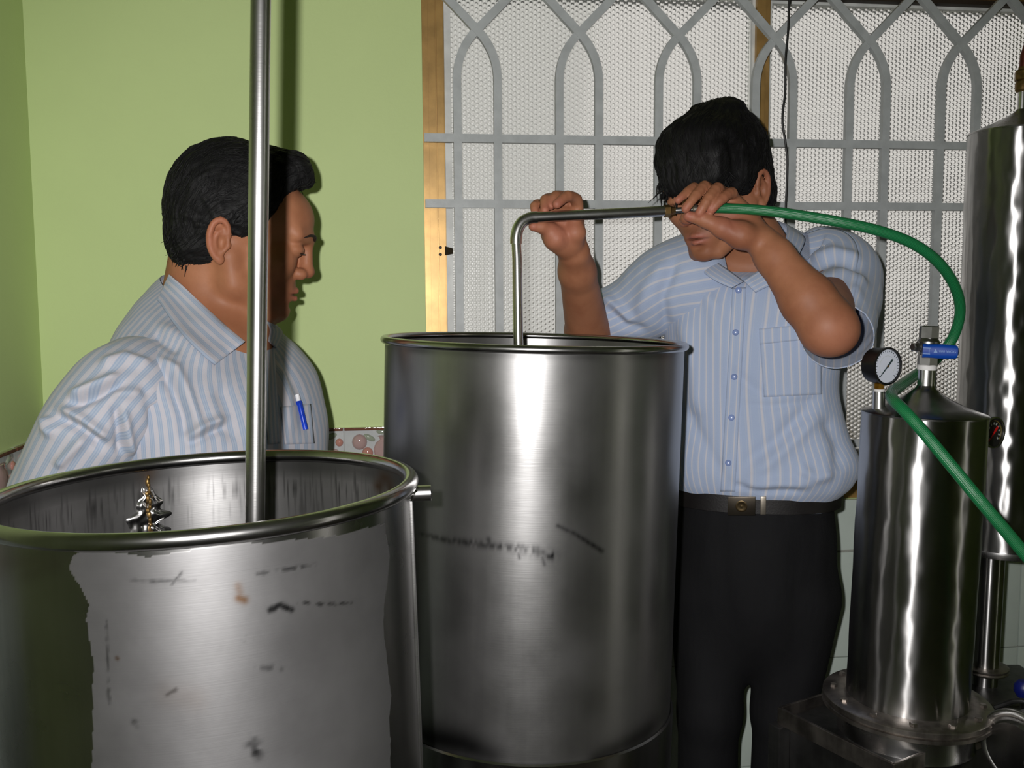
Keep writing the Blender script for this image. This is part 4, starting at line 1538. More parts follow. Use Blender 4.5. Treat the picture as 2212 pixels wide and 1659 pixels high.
# ------------------------------------------------------------------ people: continuous bodies grown from distance fields
class Field:
    """signed distance field on a regular grid, polygonised with surface nets"""
    def __init__(self, lo, hi, h):
        self.lo = np.asarray(lo, float); self.h = h
        self.n = np.ceil((np.asarray(hi, float) - self.lo) / h).astype(int) + 1
        self.F = np.full(self.n, 0.2, np.float32)
        self.A = [self.lo[k] + h * np.arange(self.n[k]) for k in range(3)]

    def box(self, lo, hi):
        i0 = np.clip(np.floor((np.asarray(lo) - self.lo) / self.h).astype(int), 0, self.n)
        i1 = np.clip(np.ceil((np.asarray(hi) - self.lo) / self.h).astype(int) + 1, 0, self.n)
        if (i1 <= i0).any(): return None
        sl = tuple(slice(a, b) for a, b in zip(i0, i1))
        g = np.stack(np.meshgrid(*[self.A[k][sl[k]] for k in range(3)], indexing='ij'), -1)
        return sl, g

    def blend(self, lo, hi, fn, k, sub=False):
        r = self.box(np.asarray(lo) - k - 0.006, np.asarray(hi) + k + 0.006)
        if r is None: return
        sl, g = r
        d = fn(g).astype(np.float32)
        a = self.F[sl]
        if sub:
            d = -d
            hh = np.clip(0.5 - 0.5 * (a - d) / k, 0, 1)
            self.F[sl] = a * (1 - hh) + d * hh + k * hh * (1 - hh)
        else:
            hh = np.clip(0.5 + 0.5 * (a - d) / k, 0, 1)
            self.F[sl] = a * (1 - hh) + d * hh - k * hh * (1 - hh)

    # world-space round cone
    def cone(self, a, b, ra, rb, k=0.008, sub=False):
        a = np.asarray(a, float); b = np.asarray(b, float); r = max(ra, rb)
        ab = b - a; L = ab @ ab + 1e-12

        def fn(g):
            t = np.clip(((g - a) @ ab) / L, 0, 1)
            return np.linalg.norm(g - (a + t[..., None] * ab), axis=-1) - (ra + (rb - ra) * t)
        self.blend(np.minimum(a, b) - r, np.maximum(a, b) + r, fn, k, sub)

    def chain(self, pts, rs, k=0.005):
        for i in range(len(pts) - 1):
            self.cone(pts[i], pts[i + 1], rs[i], rs[i + 1], k)

    def ell(self, c, r, R=None, k=0.008, sub=False):
        c = np.asarray(c, float); r = np.asarray(r, float)
        R = np.eye(3) if R is None else np.asarray(R, float)     # columns = axes
        m = r.max()

        def fn(g):
            q = (g - c) @ R
            k0 = np.linalg.norm(q / r, axis=-1); k1 = np.linalg.norm(q / (r * r), axis=-1) + 1e-9
            return k0 * (k0 - 1) / k1
        self.blend(c - m, c + m, fn, k, sub)

    def mesh(self):
        F = self.F; S = F < 0
        n0, n1, n2 = F.shape
        cnt = np.zeros((n0 - 1, n1 - 1, n2 - 1), np.int8)
        for dx in (0, 1):
            for dy in (0, 1):
                for dz in (0, 1):
                    cnt += S[dx:n0 - 1 + dx, dy:n1 - 1 + dy, dz:n2 - 1 + dz]
        act = (cnt > 0) & (cnt < 8)
        idx = np.argwhere(act)
        cv = {}
        for dx in (0, 1):
            for dy in (0, 1):
                for dz in (0, 1):
                    cv[dx, dy, dz] = F[idx[:, 0] + dx, idx[:, 1] + dy, idx[:, 2] + dz]
        acc = np.zeros((len(idx), 3)); num = np.zeros(len(idx))
        for c0 in cv:
            for ax in range(3):
                if c0[ax]: continue
                c1 = tuple(1 if q == ax else c0[q] for q in range(3))
                a, b = cv[c0], cv[c1]
                m = (a < 0) != (b < 0)
                t = np.where(m, a / np.where(m, a - b, 1), 0)
                p = np.array(c0, float)[None] + 0 * acc
                p[:, ax] = t
                acc[m] += p[m]; num[m] += 1
        V = self.lo + self.h * (idx + acc / num[:, None])
        vid = np.full(act.shape, -1, np.int32); vid[act] = np.arange(len(idx))
        Q = []
        for ax in range(3):
            o = [q for q in range(3) if q != ax]
            s0 = [slice(None)] * 3; s1 = [slice(None)] * 3
            s0[ax] = slice(0, -1); s1[ax] = slice(1, None)
            for q in o:
                s0[q] = slice(1, -1); s1[q] = slice(1, -1)
            A_ = S[tuple(s0)]; B_ = S[tuple(s1)]
            e = np.argwhere(A_ != B_)
            flip = A_[tuple(e.T)]
            for q in o: e[:, q] += 1
            u = np.zeros(3, int); v = np.zeros(3, int); u[o[0]] = 1; v[o[1]] = 1
            q0, q1, q2, q3 = e - u - v, e - v, e, e - u
            ids = np.stack([vid[tuple(q.T)] for q in (q0, q1, q2, q3)], 1)
            if ax == 1: flip = ~flip
            ids[~flip] = ids[~flip][:, ::-1]
            Q.append(ids)
        Fq = np.vstack(Q)
        Fq = Fq[(Fq >= 0).all(1)]
        return V, Fq


def smooth_mesh(V, Fq, it=2, lam=0.5):
    E = np.vstack([Fq[:, [0, 1]], Fq[:, [1, 2]], Fq[:, [2, 3]], Fq[:, [3, 0]]])
    E = np.vstack([E, E[:, ::-1]])
    deg = np.bincount(E[:, 0], minlength=len(V)).astype(float)[:, None] + 1e-9
    for _ in range(it):
        for l in (lam, -lam * 1.03):
            s = np.stack([np.bincount(E[:, 0], weights=V[E[:, 1], k], minlength=len(V)) for k in range(3)], 1)
            V = V + l * (s / deg - V)
    return V


def rotm(yaw, pitch, roll):
    """local x forward, y left, z up; pitch > 0 looks down, roll > 0 tips the crown to the left... """
    c, s = math.cos(yaw), math.sin(yaw); Rz = np.array([[c, -s, 0], [s, c, 0], [0, 0, 1]])
    c, s = math.cos(pitch), math.sin(pitch); Ry = np.array([[c, 0, s], [0, 1, 0], [-s, 0, c]])
    c, s = math.cos(roll), math.sin(roll); Rx = np.array([[1, 0, 0], [0, c, -s], [0, s, c]])
    return Rz @ Ry @ Rx


class Head:
    def __init__(self, origin, R, sc=1.0):
        self.o = np.asarray(origin, float); self.R = R; self.s = sc / 1000.0

    def w(self, x, y, z):
        return self.o + self.R @ (np.array([x, y, z], float) * self.s)

    def loc(self, p):
        return ((np.asarray(p) - self.o) @ self.R) / self.s

    def cone(self, f, a, b, ra, rb, k=6, sub=False):
        f.cone(self.w(*a), self.w(*b), ra * self.s, rb * self.s, k * self.s, sub)

    def ell(self, f, c, r, k=6, sub=False, tilt_=None):
        R = self.R if tilt_ is None else self.R @ tilt_
        f.ell(self.w(*c), np.array(r, float) * self.s, R, k * self.s, sub)

    def skin(self, f, brow=0.0, ear_y=74.0, es=0.84, ez=0.0):
        E, Cn = self.ell, self.cone
        E(f, (0, 0, 47), (95, 75, 82), 4)
        E(f, (50 + brow, 0, 46), (54, 60, 50), 12)
        E(f, (50, 0, -18), (48, 58, 68), 12)
        for s in (-1, 1):
            E(f, (72, 34 * s, -12), (25, 25, 26), 12)
            Cn(f, (6, 52 * s, -20), (16, 47 * s, -56), 17, 16, 18)
            Cn(f, (16, 47 * s, -56), (70, 20 * s, -86), 16, 14, 16)
            Cn(f, (98 + brow, 9 * s, 25), (86 + brow * .6, 42 * s, 26), 9, 10, 12)
        E(f, (82, 0, -86), (15, 21, 14), 8)
        E(f, (82, 0, -56), (19, 30, 30), 10)
        Cn(f, (99 + brow * .9, 0, 14), (112, 0, -16), 8, 9.5, 10)
        E(f, (113, 0, -23), (12, 12.5, 10), 5)
        for s in (-1, 1):
            E(f, (103, 13.5 * s, -28), (12, 9, 9), 3.5)
            E(f, (110, 6.5 * s, -35), (5, 3.5, 4), 2, True)
            E(f, (114 + brow * .6, 33 * s, 6), (13, 16, 9), 8, True)
            E(f, (87 + brow * .4, 31 * s, 5), (14.5, 16, 11), 4)
        for s in (-1, 1):
            Cn(f, (101, 3 * s, -53), (86, 26 * s, -60), 5.0, 2.5, 3)
            Cn(f, (99, 2 * s, -65), (86, 24 * s, -61), 6.2, 2.5, 3)
        E(f, (101, 0, -59), (10, 21, 0.9), 1.6, True)
        E(f, (99, 0, -74), (6, 15, 5), 5, True)
        for s in (-1, 1):
            def q(x, y, z):
                return (x * es * 0.8 - 2, (ear_y + (y - 77) * 0.75) * s, z * es + ez)
            ear = [(8, 77, 8), (4, 82, 24), (-8, 86, 33), (-22, 89, 26), (-28, 88, 8), (-24, 84, -12), (-14, 80, -26), (-4, 77, -32)]
            sp_ = spline([self.w(*q(*p)) for p in ear], 18)
            E(f, q(-9, 77, 1), (17 * es, 6, 28 * es), 4)
            f.chain(sp_, np.linspace(3.8, 4.8, 18) * self.s, 2.0 * self.s)
            E(f, q(-3, 76, -30), (7 * es, 5, 9 * es), 4)
            E(f, q(-3, 88, -4), (9 * es, 9, 14 * es), 2.5, True)
            E(f, q(-6, 90, 16), (9 * es, 5, 8 * es), 3, True)
            inner = [self.w(*q(*p)) for p in ((-2, 80, 18), (-13, 84, 12), (-17, 84, -2), (-12, 81, -16))]
            f.chain(spline(inner, 8), np.full(8, 2.5) * self.s, 2 * self.s)
            E(f, q(9, 76, -6), (4.5, 4.5, 6), 3)

    def tint(self, V):
        """lip and nose blush, shaved upper lip and chin, lid line, painted mouth crease"""
        q = self.loc(V)
        lip = np.exp(-((q[:, 2] + 59) / 8.5) ** 2) * np.exp(-(q[:, 1] / 20) ** 4) * (q[:, 0] > 78)
        nose = np.exp(-(((q[:, 0] - 113) / 14) ** 2 + (q[:, 1] / 16) ** 2 + ((q[:, 2] + 32) / 14) ** 2))
        ear = np.clip((np.abs(q[:, 1]) - 76) / 10, 0, 1) * (np.abs(q[:, 0] + 8) < 32) * (np.abs(q[:, 2]) < 45)
        sh = np.exp(-(((q[:, 2] + 45) / 6) ** 2)) * np.exp(-(q[:, 1] / 24) ** 4) * (q[:, 0] > 82) * 0.42
        sh = sh + 0.22 * np.exp(-(((q[:, 2] + 90) / 18) ** 2 + (q[:, 1] / 26) ** 2)) * (q[:, 0] > 60)
        # eyelid line, and the shade between the lips put into the colour
        lid_mouth = np.exp(-((q[:, 2] - 1.0) / 1.5) ** 2) * np.exp(-((np.abs(q[:, 1]) - 31) / 12) ** 4) * (q[:, 0] > 82)
        lid_mouth = lid_mouth + 0.9 * np.exp(-((q[:, 2] + 59.5) / 1.8) ** 2) * np.exp(-(q[:, 1] / 23) ** 6) * (q[:, 0] > 78)
        return np.clip(lip * 0.8 + nose * 0.35 + ear * 0.35, 0, 1), np.clip(sh + lid_mouth * 1.0, 0, 1)

    def brows(self, parent, thick=1.0, bx=0.0):
        for s in (-1, 1):
            m = MB()
            pts = spline([self.w(106 + bx, 12 * s, 23), self.w(105 + bx, 24 * s, 28), self.w(98 + bx * 1.05, 37 * s, 28), self.w(89 + bx * 1.1, 45 * s, 23)], 16)
            r = np.array([2.6, 3.6, 3.8, 3.8, 3.6, 3.5, 3.4, 3.2, 3.0, 2.8, 2.6, 2.3, 2.0, 1.7, 1.3, 0.8]) * self.s * thick
            m.tube(pts, r, 8)
            m.build('eyebrow', M['brow'], parent)


def hair_mesh(f, head, parent, seed, amp=2.2, strands=None, clump=1.0, flow=None, n_flow=2600):
    V, Fq = f.mesh()
    V = smooth_mesh(V, Fq, 2)
    N = vert_normals(V, Fq)
    q = head.loc(V)
    # combed flow: u along the comb direction, v across it
    ang_ = np.arctan2(q[:, 2] - 20, q[:, 0] + 5)
    lat = q[:, 1]
    rad = np.hypot(q[:, 2] - 20, q[:, 0] + 5)
    wob = 5.0 * vnoise(q / 38.0, seed + 5)
    p = np.stack([ang_ * 3.0, (lat + wob) / 3.4, rad / 7.0], 1)
    p2 = np.stack([ang_ * 2.2, (lat + wob) / 9.0, rad / 14.0], 1)
    p3 = np.stack([ang_ * 7.0, (lat + wob) / 12.0, rad / 16.0], 1)
    d = (vnoise(p, seed) * 0.7 + vnoise(p2, seed + 1) * 0.9 + vnoise(p3, seed + 2) * 0.7) * amp * clump
    V = V + N * (d * head.s)[:, None]
    uv = np.stack([ang_ / 6.28, (lat + wob) / 240.0 + rad / 400.0], 1)
    if flow is not None:
        bv = BVHTree.FromPolygons(V.tolist(), Fq.tolist())
        rg = np.random.default_rng(seed + 100)
        strands = list(strands or [])
        pick = rg.choice(len(V), n_flow, replace=False)
        for i_ in pick:
            p = V[i_].copy(); L_ = rg.uniform(0.018, 0.042); n_ = 8; pts = []
            jit = rg.normal(size=3) * 0.16
            lift = rg.uniform(0.0001, 0.0011)
            for k_ in range(n_):
                h_ = bv.find_nearest(Vector(p))
                if h_[0] is None: break
                nn = np.array(h_[1]); c_ = np.array(h_[0])
                pts.append(c_ + nn * lift * math.sin(math.pi * (0.12 + 0.8 * k_ / (n_ - 1))))
                d_ = head.R @ (np.array(flow(head.loc(c_))) + jit)
                d_ = d_ - nn * (d_ @ nn); d_ /= np.linalg.norm(d_) + 1e-9
                p = c_ + d_ * L_ / (n_ - 1)
            if len(pts) == n_: strands.append((np.array(pts), rg.uniform(0.0004, 0.0009)))
    vb_, fb_ = V, Fq
    extra_v = []; extra_f = []; nb = len(V)
    if strands:
        for path, r in strands:
            seg_ = 4
            n_ = len(path)
            rr = r * np.linspace(1, 0.15, n_)
            Vr = tube_rings(path, rr, seg_).reshape(-1, 3)
            Fr = grid_faces(n_, seg_, True) + nb
            extra_v.append(Vr); extra_f.append(Fr); nb += len(Vr)
    if extra_v:
        ev = np.vstack(extra_v); ef = np.vstack(extra_f)
        qe = head.loc(ev)
        V = np.vstack([V, ev]); Fq = np.vstack([Fq, ef])
        uv = np.vstack([uv, np.stack([np.arctan2(qe[:, 2] - 20, qe[:, 0] + 5) / 6.28, qe[:, 1] / 240.0], 1)])
    o = mesh_np('hair', V, Fq, M['hair'], parent, True, uv[Fq.ravel()])
    o['kind'] = 'stuff'
    return o


def edge_locks(head, roots, n, length, r, seed, spread=0.35, droop=None):
    """short pointed locks starting at given head-space points and directions"""
    rg = np.random.default_rng(seed)
    out = []
    for _ in range(n):
        (p, d) = roots[rg.integers(len(roots))]
        (p2, d2) = roots[min(len(roots) - 1, rg.integers(len(roots)))]
        p = np.array(p, float) + rg.normal(size=3) * np.array([4, 5, 4])
        d = np.array(d, float) + rg.normal(size=3) * spread
        d /= np.linalg.norm(d)
        L = length * rg.uniform(0.6, 1.25)
        bend = rg.normal(size=3) * 0.25
        if droop is not None: bend = bend + np.array(droop)
        pts = [p + d * L * t + bend * L * t * t for t in np.linspace(0, 1, 6)]
        out.append((np.array([head.w(*q) for q in pts]), r * head.s * rg.uniform(0.7, 1.3)))
    return out


def loft(rings, rows, cols, name, mat, parent, folds=(), wr=0.0, seed=0, expo=2.3, cut=None):
    """rings: (centre3, a, b, yaw, tilt) ; a across, b front-back; u = 0 at the back, so the front is u = 0.5"""
    cen = np.array([r[0] for r in rings], float)
    par = np.array([[r[1], r[2], r[3], r[4]] for r in rings], float)
    full = spline(np.hstack([cen, par]), rows)
    th = np.linspace(0, 2 * np.pi, cols)
    V = np.zeros((rows, cols, 3))
    for i, q in enumerate(full):
        c, (a, b, yaw, tl) = q[:3], q[3:]
        f_ = np.array([math.cos(yaw), math.sin(yaw), 0]); l_ = np.array([-math.sin(yaw), math.cos(yaw), 0])
        e = 2.0 / expo
        fx = -np.sign(np.cos(th)) * np.abs(np.cos(th)) ** e * b
        ly = np.sign(np.sin(th)) * np.abs(np.sin(th)) ** e * a
        V[i] = c + fx[:, None] * f_ + ly[:, None] * l_ + (tl * fx)[:, None] * np.array([0, 0, -1.0])
    return cloth(V, name, mat, parent, folds, wr, seed)


def cloth(V, name, mat, parent, folds=(), wr=0.0, seed=0, flip=False):
    rows, cols = V.shape[:2]
    Fq = grid_faces(rows, cols)
    Vf = V.reshape(-1, 3)
    N = vert_normals(Vf, Fq).reshape(rows, cols, 3)
    if np.linalg.norm(V[0, 0] - V[0, -1]) < 1e-6:        # closed tube: weld the normals along the seam
        s_ = N[:, 0] + N[:, -1]; s_ /= np.linalg.norm(s_, axis=1)[:, None] + 1e-9
        N[:, 0] = N[:, -1] = s_
    cen = V.mean(axis=1, keepdims=True)
    if ((V - cen) * N).sum() < 0:
        N = -N; Fq = Fq[:, ::-1]
    Nf = N.reshape(-1, 3)
    px = proj(Vf)
    facing = np.clip((Nf * (CAM - Vf)).sum(1) / np.linalg.norm(CAM - Vf, axis=1) * 3 + 0.3, 0, 1)
    d = np.zeros(len(Vf))
    for pts, w_, amp in folds:
        dist, t_ = poly_dist(px, pts)
        tap = np.clip(np.minimum(t_, 1 - t_) * 5 + 0.15, 0, 1)
        d += 1.5 * amp * np.exp(-(dist / (w_ * 1.35)) ** 2) * tap * facing
    if wr:
        d += wr * (vnoise(Vf * np.array([16, 16, 9]), seed) + 0.5 * vnoise(Vf * np.array([38, 38, 22]), seed + 1))
    dd = d.reshape(rows, cols)
    if np.linalg.norm(V[0, 0] - V[0, -1]) < 1e-6:
        dd[:, -1] = dd[:, 0]
    Vf = Vf + Nf * dd.reshape(-1)[:, None]
    u = np.linspace(0, 1, cols); v = np.linspace(0, 1, rows)
    uv = np.stack(np.meshgrid(v, u, indexing='ij')[::-1], -1).reshape(-1, 2)
    o = mesh_np(name, Vf, Fq, mat, parent, True, uv[Fq.ravel()])
    return o


def add_thickness(o, t=0.0016, off=-1.0):
    md = o.modifiers.new('cloth_thickness', 'SOLIDIFY'); md.thickness = t; md.offset = off
    return o


def sleeve(path, radii, rows, cols, name, mat, parent, folds=(), wr=0.0, seed=0, roll=0.0):
    ctrl = np.hstack([np.asarray(path, float), np.asarray(radii, float)[:, None]])
    full = spline(ctrl, rows)
    V = tube_rings(full[:, :3], full[:, 3], cols - 1, roll)
    V = np.concatenate([V, V[:, :1]], 1)
    return cloth(V, name, mat, parent, folds, wr, seed)


def patch(bvh, corners, nu, nv, off, name, mat, parent, thick=0.0012, uvs=(1, 1)):
    """cloth patch laid on a garment: corners are four photograph points (tl, tr, br, bl)"""
    tl, tr, br, bl = (np.array(c, float) for c in corners)
    V = np.zeros((nv, nu, 3))
    for i, t in enumerate(np.linspace(0, 1, nv)):
        for j, u in enumerate(np.linspace(0, 1, nu)):
            q = (tl * (1 - u) + tr * u) * (1 - t) + (bl * (1 - u) + br * u) * t
            r = FWD + RGT * (q[0] - CX) / F_PX - UPV * (q[1] - CY) / F_PX
            r = r / np.linalg.norm(r)
            hit = bvh.ray_cast(Vector(CAM), Vector(r))
            p = np.array(hit[0]) if hit[0] is not None else (V[i, j - 1] if j else V[i - 1, j])
            V[i, j] = p - r * off
    # relax the rows a little so the patch stays a flat piece of cloth
    for _ in range(2):
        W_ = V.copy()
        W_[1:-1] = (V[:-2] + 2 * V[1:-1] + V[2:]) / 4
        W_[:, 1:-1] = (W_[:, :-2] + 2 * W_[:, 1:-1] + W_[:, 2:]) / 4
        V = W_
    Fq = grid_faces(nv, nu)
    uv = np.stack(np.meshgrid(np.linspace(0, uvs[1], nv), np.linspace(0, uvs[0], nu), indexing='ij')[::-1], -1).reshape(-1, 2)
    o = mesh_np(name, V.reshape(-1, 3), Fq, mat, parent, True, uv[Fq.ravel()])
    return add_thickness(o, thick, 1.0)


def bvh_of(o):
    me = o.data
    return BVHTree.FromPolygons([v.co[:] for v in me.vertices], [p.vertices[:] for p in me.polygons])


def collar_leaf(fold, leaf, n, name, mat, parent, thick=0.0022, rows=10, bow=0.003, uvs=2.4, on=(), off=0.004):
    a = spline([P(*q) for q in fold], n); b = spline([P(*q) for q in leaf], n)
    V = np.zeros((rows, n, 3))
    for i, t in enumerate(np.linspace(0, 1, rows)):
        V[i] = a * (1 - t) + b * t
        out = (CAM - V[i]); out /= np.linalg.norm(out, axis=1)[:, None]
        V[i] += out * bow * math.sin(math.pi * t)
        for j in range(n):
            for bv in on:
                r = V[i, j] - CAM; L_ = np.linalg.norm(r)
                h_ = bv.ray_cast(Vector(CAM), Vector(r / L_))
                if h_[0] is not None and h_[3] - off < L_:
                    V[i, j] = CAM + r / L_ * (h_[3] - off)
    Fq = grid_faces(rows, n)
    # stripes run along the collar
    uv = np.stack(np.meshgrid(np.linspace(0, uvs, rows), np.linspace(0, 1, n), indexing='ij'), -1).reshape(-1, 2)
    o = mesh_np(name, V.reshape(-1, 3), Fq, mat, parent, True, uv[Fq.ravel()])
    return add_thickness(o, thick, 0.0)


def trousers(parent, hip, a, b, yaw, knees, feet, r_hip, r_knee, r_hem, ztop, name='trousers'):
    lo = np.min([hip - 0.26, *[k - 0.16 for k in knees], *[f_ - 0.12 for f_ in feet]], 0); hi = np.max([hip + 0.26, *[k + 0.16 for k in knees], *[f_ + 0.12 for f_ in feet]], 0)
    lo[2] = 0.01; hi[2] = ztop + 0.005
    f = Field(lo, hi, 0.006)
    R = rotm(yaw, 0, 0)
    f.ell(hip + UZ * 0.00, (b, a, 0.20), R, 0.01)
    f.ell(hip + UZ * 0.10, (b * 0.95, a * 0.97, 0.22), R, 0.03)
    for kx, fx, s in zip(knees, feet, (1, -1)):
        h_ = hip + R @ np.array([0, s * a * 0.52, -0.06])
        f.cone(h_, kx, r_hip, r_knee, 0.03)
        f.cone(kx, fx + UZ * 0.05, r_knee, r_hem, 0.02)
    V, Fq = f.mesh()
    V = smooth_mesh(V, Fq, 3)
    keep = V[:, 2]
    N = vert_normals(V, Fq)
    V = V + N * (0.004 * vnoise(V * np.array([14, 14, 5]), 51) + 0.0025 * vnoise(V * np.array([30, 30, 9]), 52))[:, None]
    V[:, 2] = np.clip(V[:, 2], 0.03, ztop)
    return mesh_np(name, V, Fq, M['trousers'], parent)


def shoes(parent, feet, yaw):
    R = rotm(yaw, 0, 0)
    for fx in feet:
        c = np.array([fx[0], fx[1], 0]) + R @ np.array([0.06, 0, 0.0])
        f = Field(c - np.array([0.2, 0.2, 0.01]), c + np.array([0.2, 0.2, 0.13]), 0.006)
        f.ell(c + R @ np.array([0.05, 0, 0.035]), (0.10, 0.045, 0.036), R, 0.01)
        f.ell(c + R @ np.array([-0.06, 0, 0.045]), (0.06, 0.037, 0.045), R, 0.02)
        V, Fq = f.mesh()
        V[:, 2] = np.clip(V[:, 2], 0.001, 1)
        mesh_np('shoe', V, Fq, M['shoe'], parent)


# ------------------------------------------------------------------ person by the left wall, in profile
pa = empty('person', (P(478, 1240, 1.43)[0], 1.43, 0.0))
tag(pa, 'person in white shirt with blue stripes seen in profile behind the upright pipe', 'person')
YAW_A = math.radians(-25)
HA_ = Head(P(495, 526, 1.45), rotm(math.radians(13), math.radians(9), math.radians(1)), 1.06)


def pa_hide(o):
    o.matrix_parent_inverse = pa.matrix_world.inverted()
    return o


bpy.context.view_layer.update()
neckA = P(458, 690, 1.455)
fld = Field(P(60, 250, 1.45) * [1, 0, 1] + [-0.02, 1.16, -0.75], P(720, 300, 1.45) * [1, 0, 1] + [0.02, 1.72, 0.02], 0.0026)
HA_.skin(fld, brow=11, ear_y=75)
fld.cone(HA_.w(-18, 0, -20), neckA, 0.054, 0.058, 0.02)
fld.cone(HA_.w(-40, 0, -10), neckA + np.array([-0.03, 0, -0.01]), 0.040, 0.055, 0.02)
fld.cone(HA_.w(30, 0, -90), neckA + np.array([0.035, 0, -0.05]), 0.022, 0.035, 0.03)
RA_ = rotm(YAW_A, 0, 0)
shn = P(300, 835, 1.31); shf = P(585, 800, 1.56)
fld.cone(neckA - UZ * 0.06, shn, 0.05, 0.045, 0.03)
fld.cone(neckA - UZ * 0.06, shf, 0.05, 0.04, 0.03)
fld.ell(P(474, 900, 1.435), (0.10, 0.15, 0.17), RA_, 0.04)
elb = P(105, 1065, 1.285); wrs = P(215, 1255, 1.26)
fld.chain([shn, elb, wrs], [0.042, 0.038, 0.026], 0.01)
hd_ = (wrs - elb) / np.linalg.norm(wrs - elb)
fld.cone(wrs, wrs + hd_ * 0.07, 0.026, 0.03, 0.01)
for k in range(4):
    o_ = np.array([0, -0.024 + 0.016 * k, 0])
    b_ = wrs + hd_ * 0.08 + o_
    fld.chain([b_, b_ + hd_ * 0.035, b_ + hd_ * 0.055 - UZ * 0.018, b_ + hd_ * 0.06 - UZ * 0.035], [0.0095, 0.009, 0.0085, 0.0075], 0.004)
fld.chain([wrs + hd_ * 0.03 + np.array([0.02, -0.02, 0]), wrs + hd_ * 0.06 + np.array([0.04, -0.03, 0]), wrs + hd_ * 0.09 + np.array([0.045, -0.03, 0])], [0.012, 0.0105, 0.009], 0.006)
V, Fq = fld.mesh()
V = smooth_mesh(V, Fq, 2)
bl, sh_ = HA_.tint(V)
body_a = mesh_np('body', V, Fq, M['skin_a'], pa, True, None, {'blush': bl, 'shave_crease': sh_})
pa_hide(body_a)


def la(px, py, yy=0.0):
    q = HA_.loc(P(px, py, 1.45))
    return (q[0], yy, q[2])


fh = Field(HA_.o - 0.19, HA_.o + 0.21, 0.0026)
HA_.ell(fh, la(508, 428), (95, 82, 84), 6)
HA_.ell(fh, la(455, 480), (61, 76, 80), 20)
for sg in (-1, 1):
    HA_.ell(fh, la(532, 462, 64 * sg), (30, 14, 34), 8)
HA_.ell(fh, la(422, 525), (36, 56, 42), 14)
HA_.ell(fh, la(590, 372), (52, 58, 36), 14)
HA_.ell(fh, la(634, 366), (26, 46, 26), 10)
HA_.ell(fh, la(655, 385), (14, 34, 18), 8)
# clear the face, cheeks and round the ears
HA_.ell(fh, la(668, 512), (66, 110, 74), 4, True)
HA_.ell(fh, la(570, 602), (58, 120, 74), 6, True)
for sg in (-1, 1):
    q = la(500, 545)
    HA_.ell(fh, (q[0] - 4, sg * 88, q[2] + 4), (24, 26, 34), 4, True)
rootsA = []
for px_, py_, dx, dz in ((380, 560, -0.2, -1.0), (395, 575, 0.1, -1), (412, 578, 0.3, -1), (430, 574, 0.5, -0.9), (372, 530, -0.4, -0.9), (440, 560, 0.6, -0.8)):
    for yy in (-50, -40, -25, 0, 25, 45):
        q = la(px_, py_)
        rootsA.append(((q[0] + 6, yy * 0.9, q[2] + 10), (dx * 0.6, 0, dz)))
locksA = edge_locks(HA_, rootsA, 320, 11, 1.5, 3, 0.16)
rootsF = []
for px_, py_ in ((655, 400), (640, 404), (664, 385), (625, 410)):
    for yy in (-38, -28, -15, 0, 15, 30):
        q = la(px_, py_)
        rootsF.append(((q[0] - 6, yy, q[2] + 8), (0.5, 0, -0.7)))
locksA += edge_locks(HA_, rootsF, 90, 14, 1.3, 5, 0.4)
rootsS = []
for px_, py_ in ((505, 470), (520, 478), (535, 488), (550, 498)):
    for yy in (-74, -72, 74, 72):
        q = la(px_, py_)
        rootsS.append(((q[0], yy, q[2] + 6), (-0.3, 0, -1)))
locksA += edge_locks(HA_, rootsS, 60, 12, 1.0, 6, 0.2)
def flow_a(q):
    v = np.array([-96.0, q[1] * 0.6, -62.0]) - q
    v = v / (np.linalg.norm(v) + 1e-6)
    return v + 0.35 * np.array([math.sin(q[2] / 11.0), 0, math.cos(q[0] / 13.0)])


hair_a = hair_mesh(fh, HA_, pa, 11, 1.9, locksA, flow=flow_a)
pa_hide(hair_a)
n0 = len(bpy.data.objects)


def adopt(o, p=pa):
    o.matrix_parent_inverse = p.matrix_world.inverted()
    return o


before = set(bpy.data.objects.keys())
HA_.brows(pa, 0.7, 12.5)
for k in set(bpy.data.objects.keys()) - before:
    adopt(bpy.data.objects[k])
for s_ in (-1, 1):
    m = MB()
    m.tube(spline([HA_.w(103, 20 * s_, 1.5), HA_.w(107, 31 * s_, 0.5), HA_.w(101, 44 * s_, 0.0)], 10), [0.0006] + [0.0013] * 8 + [0.0006], 6)
    adopt(m.build('eyelash', M['eye_dark'], pa))

# shirt of the profile person: a body panel, two sleeves, collar leaves, placket, pocket
rgA = [(452, 645, 1.457, .064, .070, .55), (453, 664, 1.454, .085, .078, .5), (456, 694, 1.45, .120, .088, .38), (460, 740, 1.445, .160, .100, .25),
       (466, 800, 1.44, .186, .115, .12), (474, 870, 1.435, .186, .127, .05), (480, 950, 1.43, .188, .133, 0), (480, 1050, 1.43, .184, .13, 0), (478, 1150, 1.43, .172, .125, 0), (476, 1235, 1.43, .16, .118, 0)]
foldsA = [([(330, 770), (380, 800), (405, 850), (430, 920), (440, 985)], 9, 0.006), ([(345, 790), (372, 840), (395, 900), (400, 960)], 9, -0.006),
          ([(400, 950), (450, 920), (490, 905)], 9, 0.008), ([(400, 962), (450, 935), (495, 915)], 8, -0.007),
          ([(340, 700), (400, 735), (460, 800)], 12, 0.004), ([(330, 720), (390, 762)], 9, -0.004), ([(598, 780), (620, 860), (628, 940)], 10, 0.004),
          ([(610, 770), (645, 850), (668, 940)], 9, -0.003), ([(575, 760), (582, 860), (590, 950)], 6, 0.003), ([(470, 830), (500, 900), (505, 960)], 14, -0.004)]
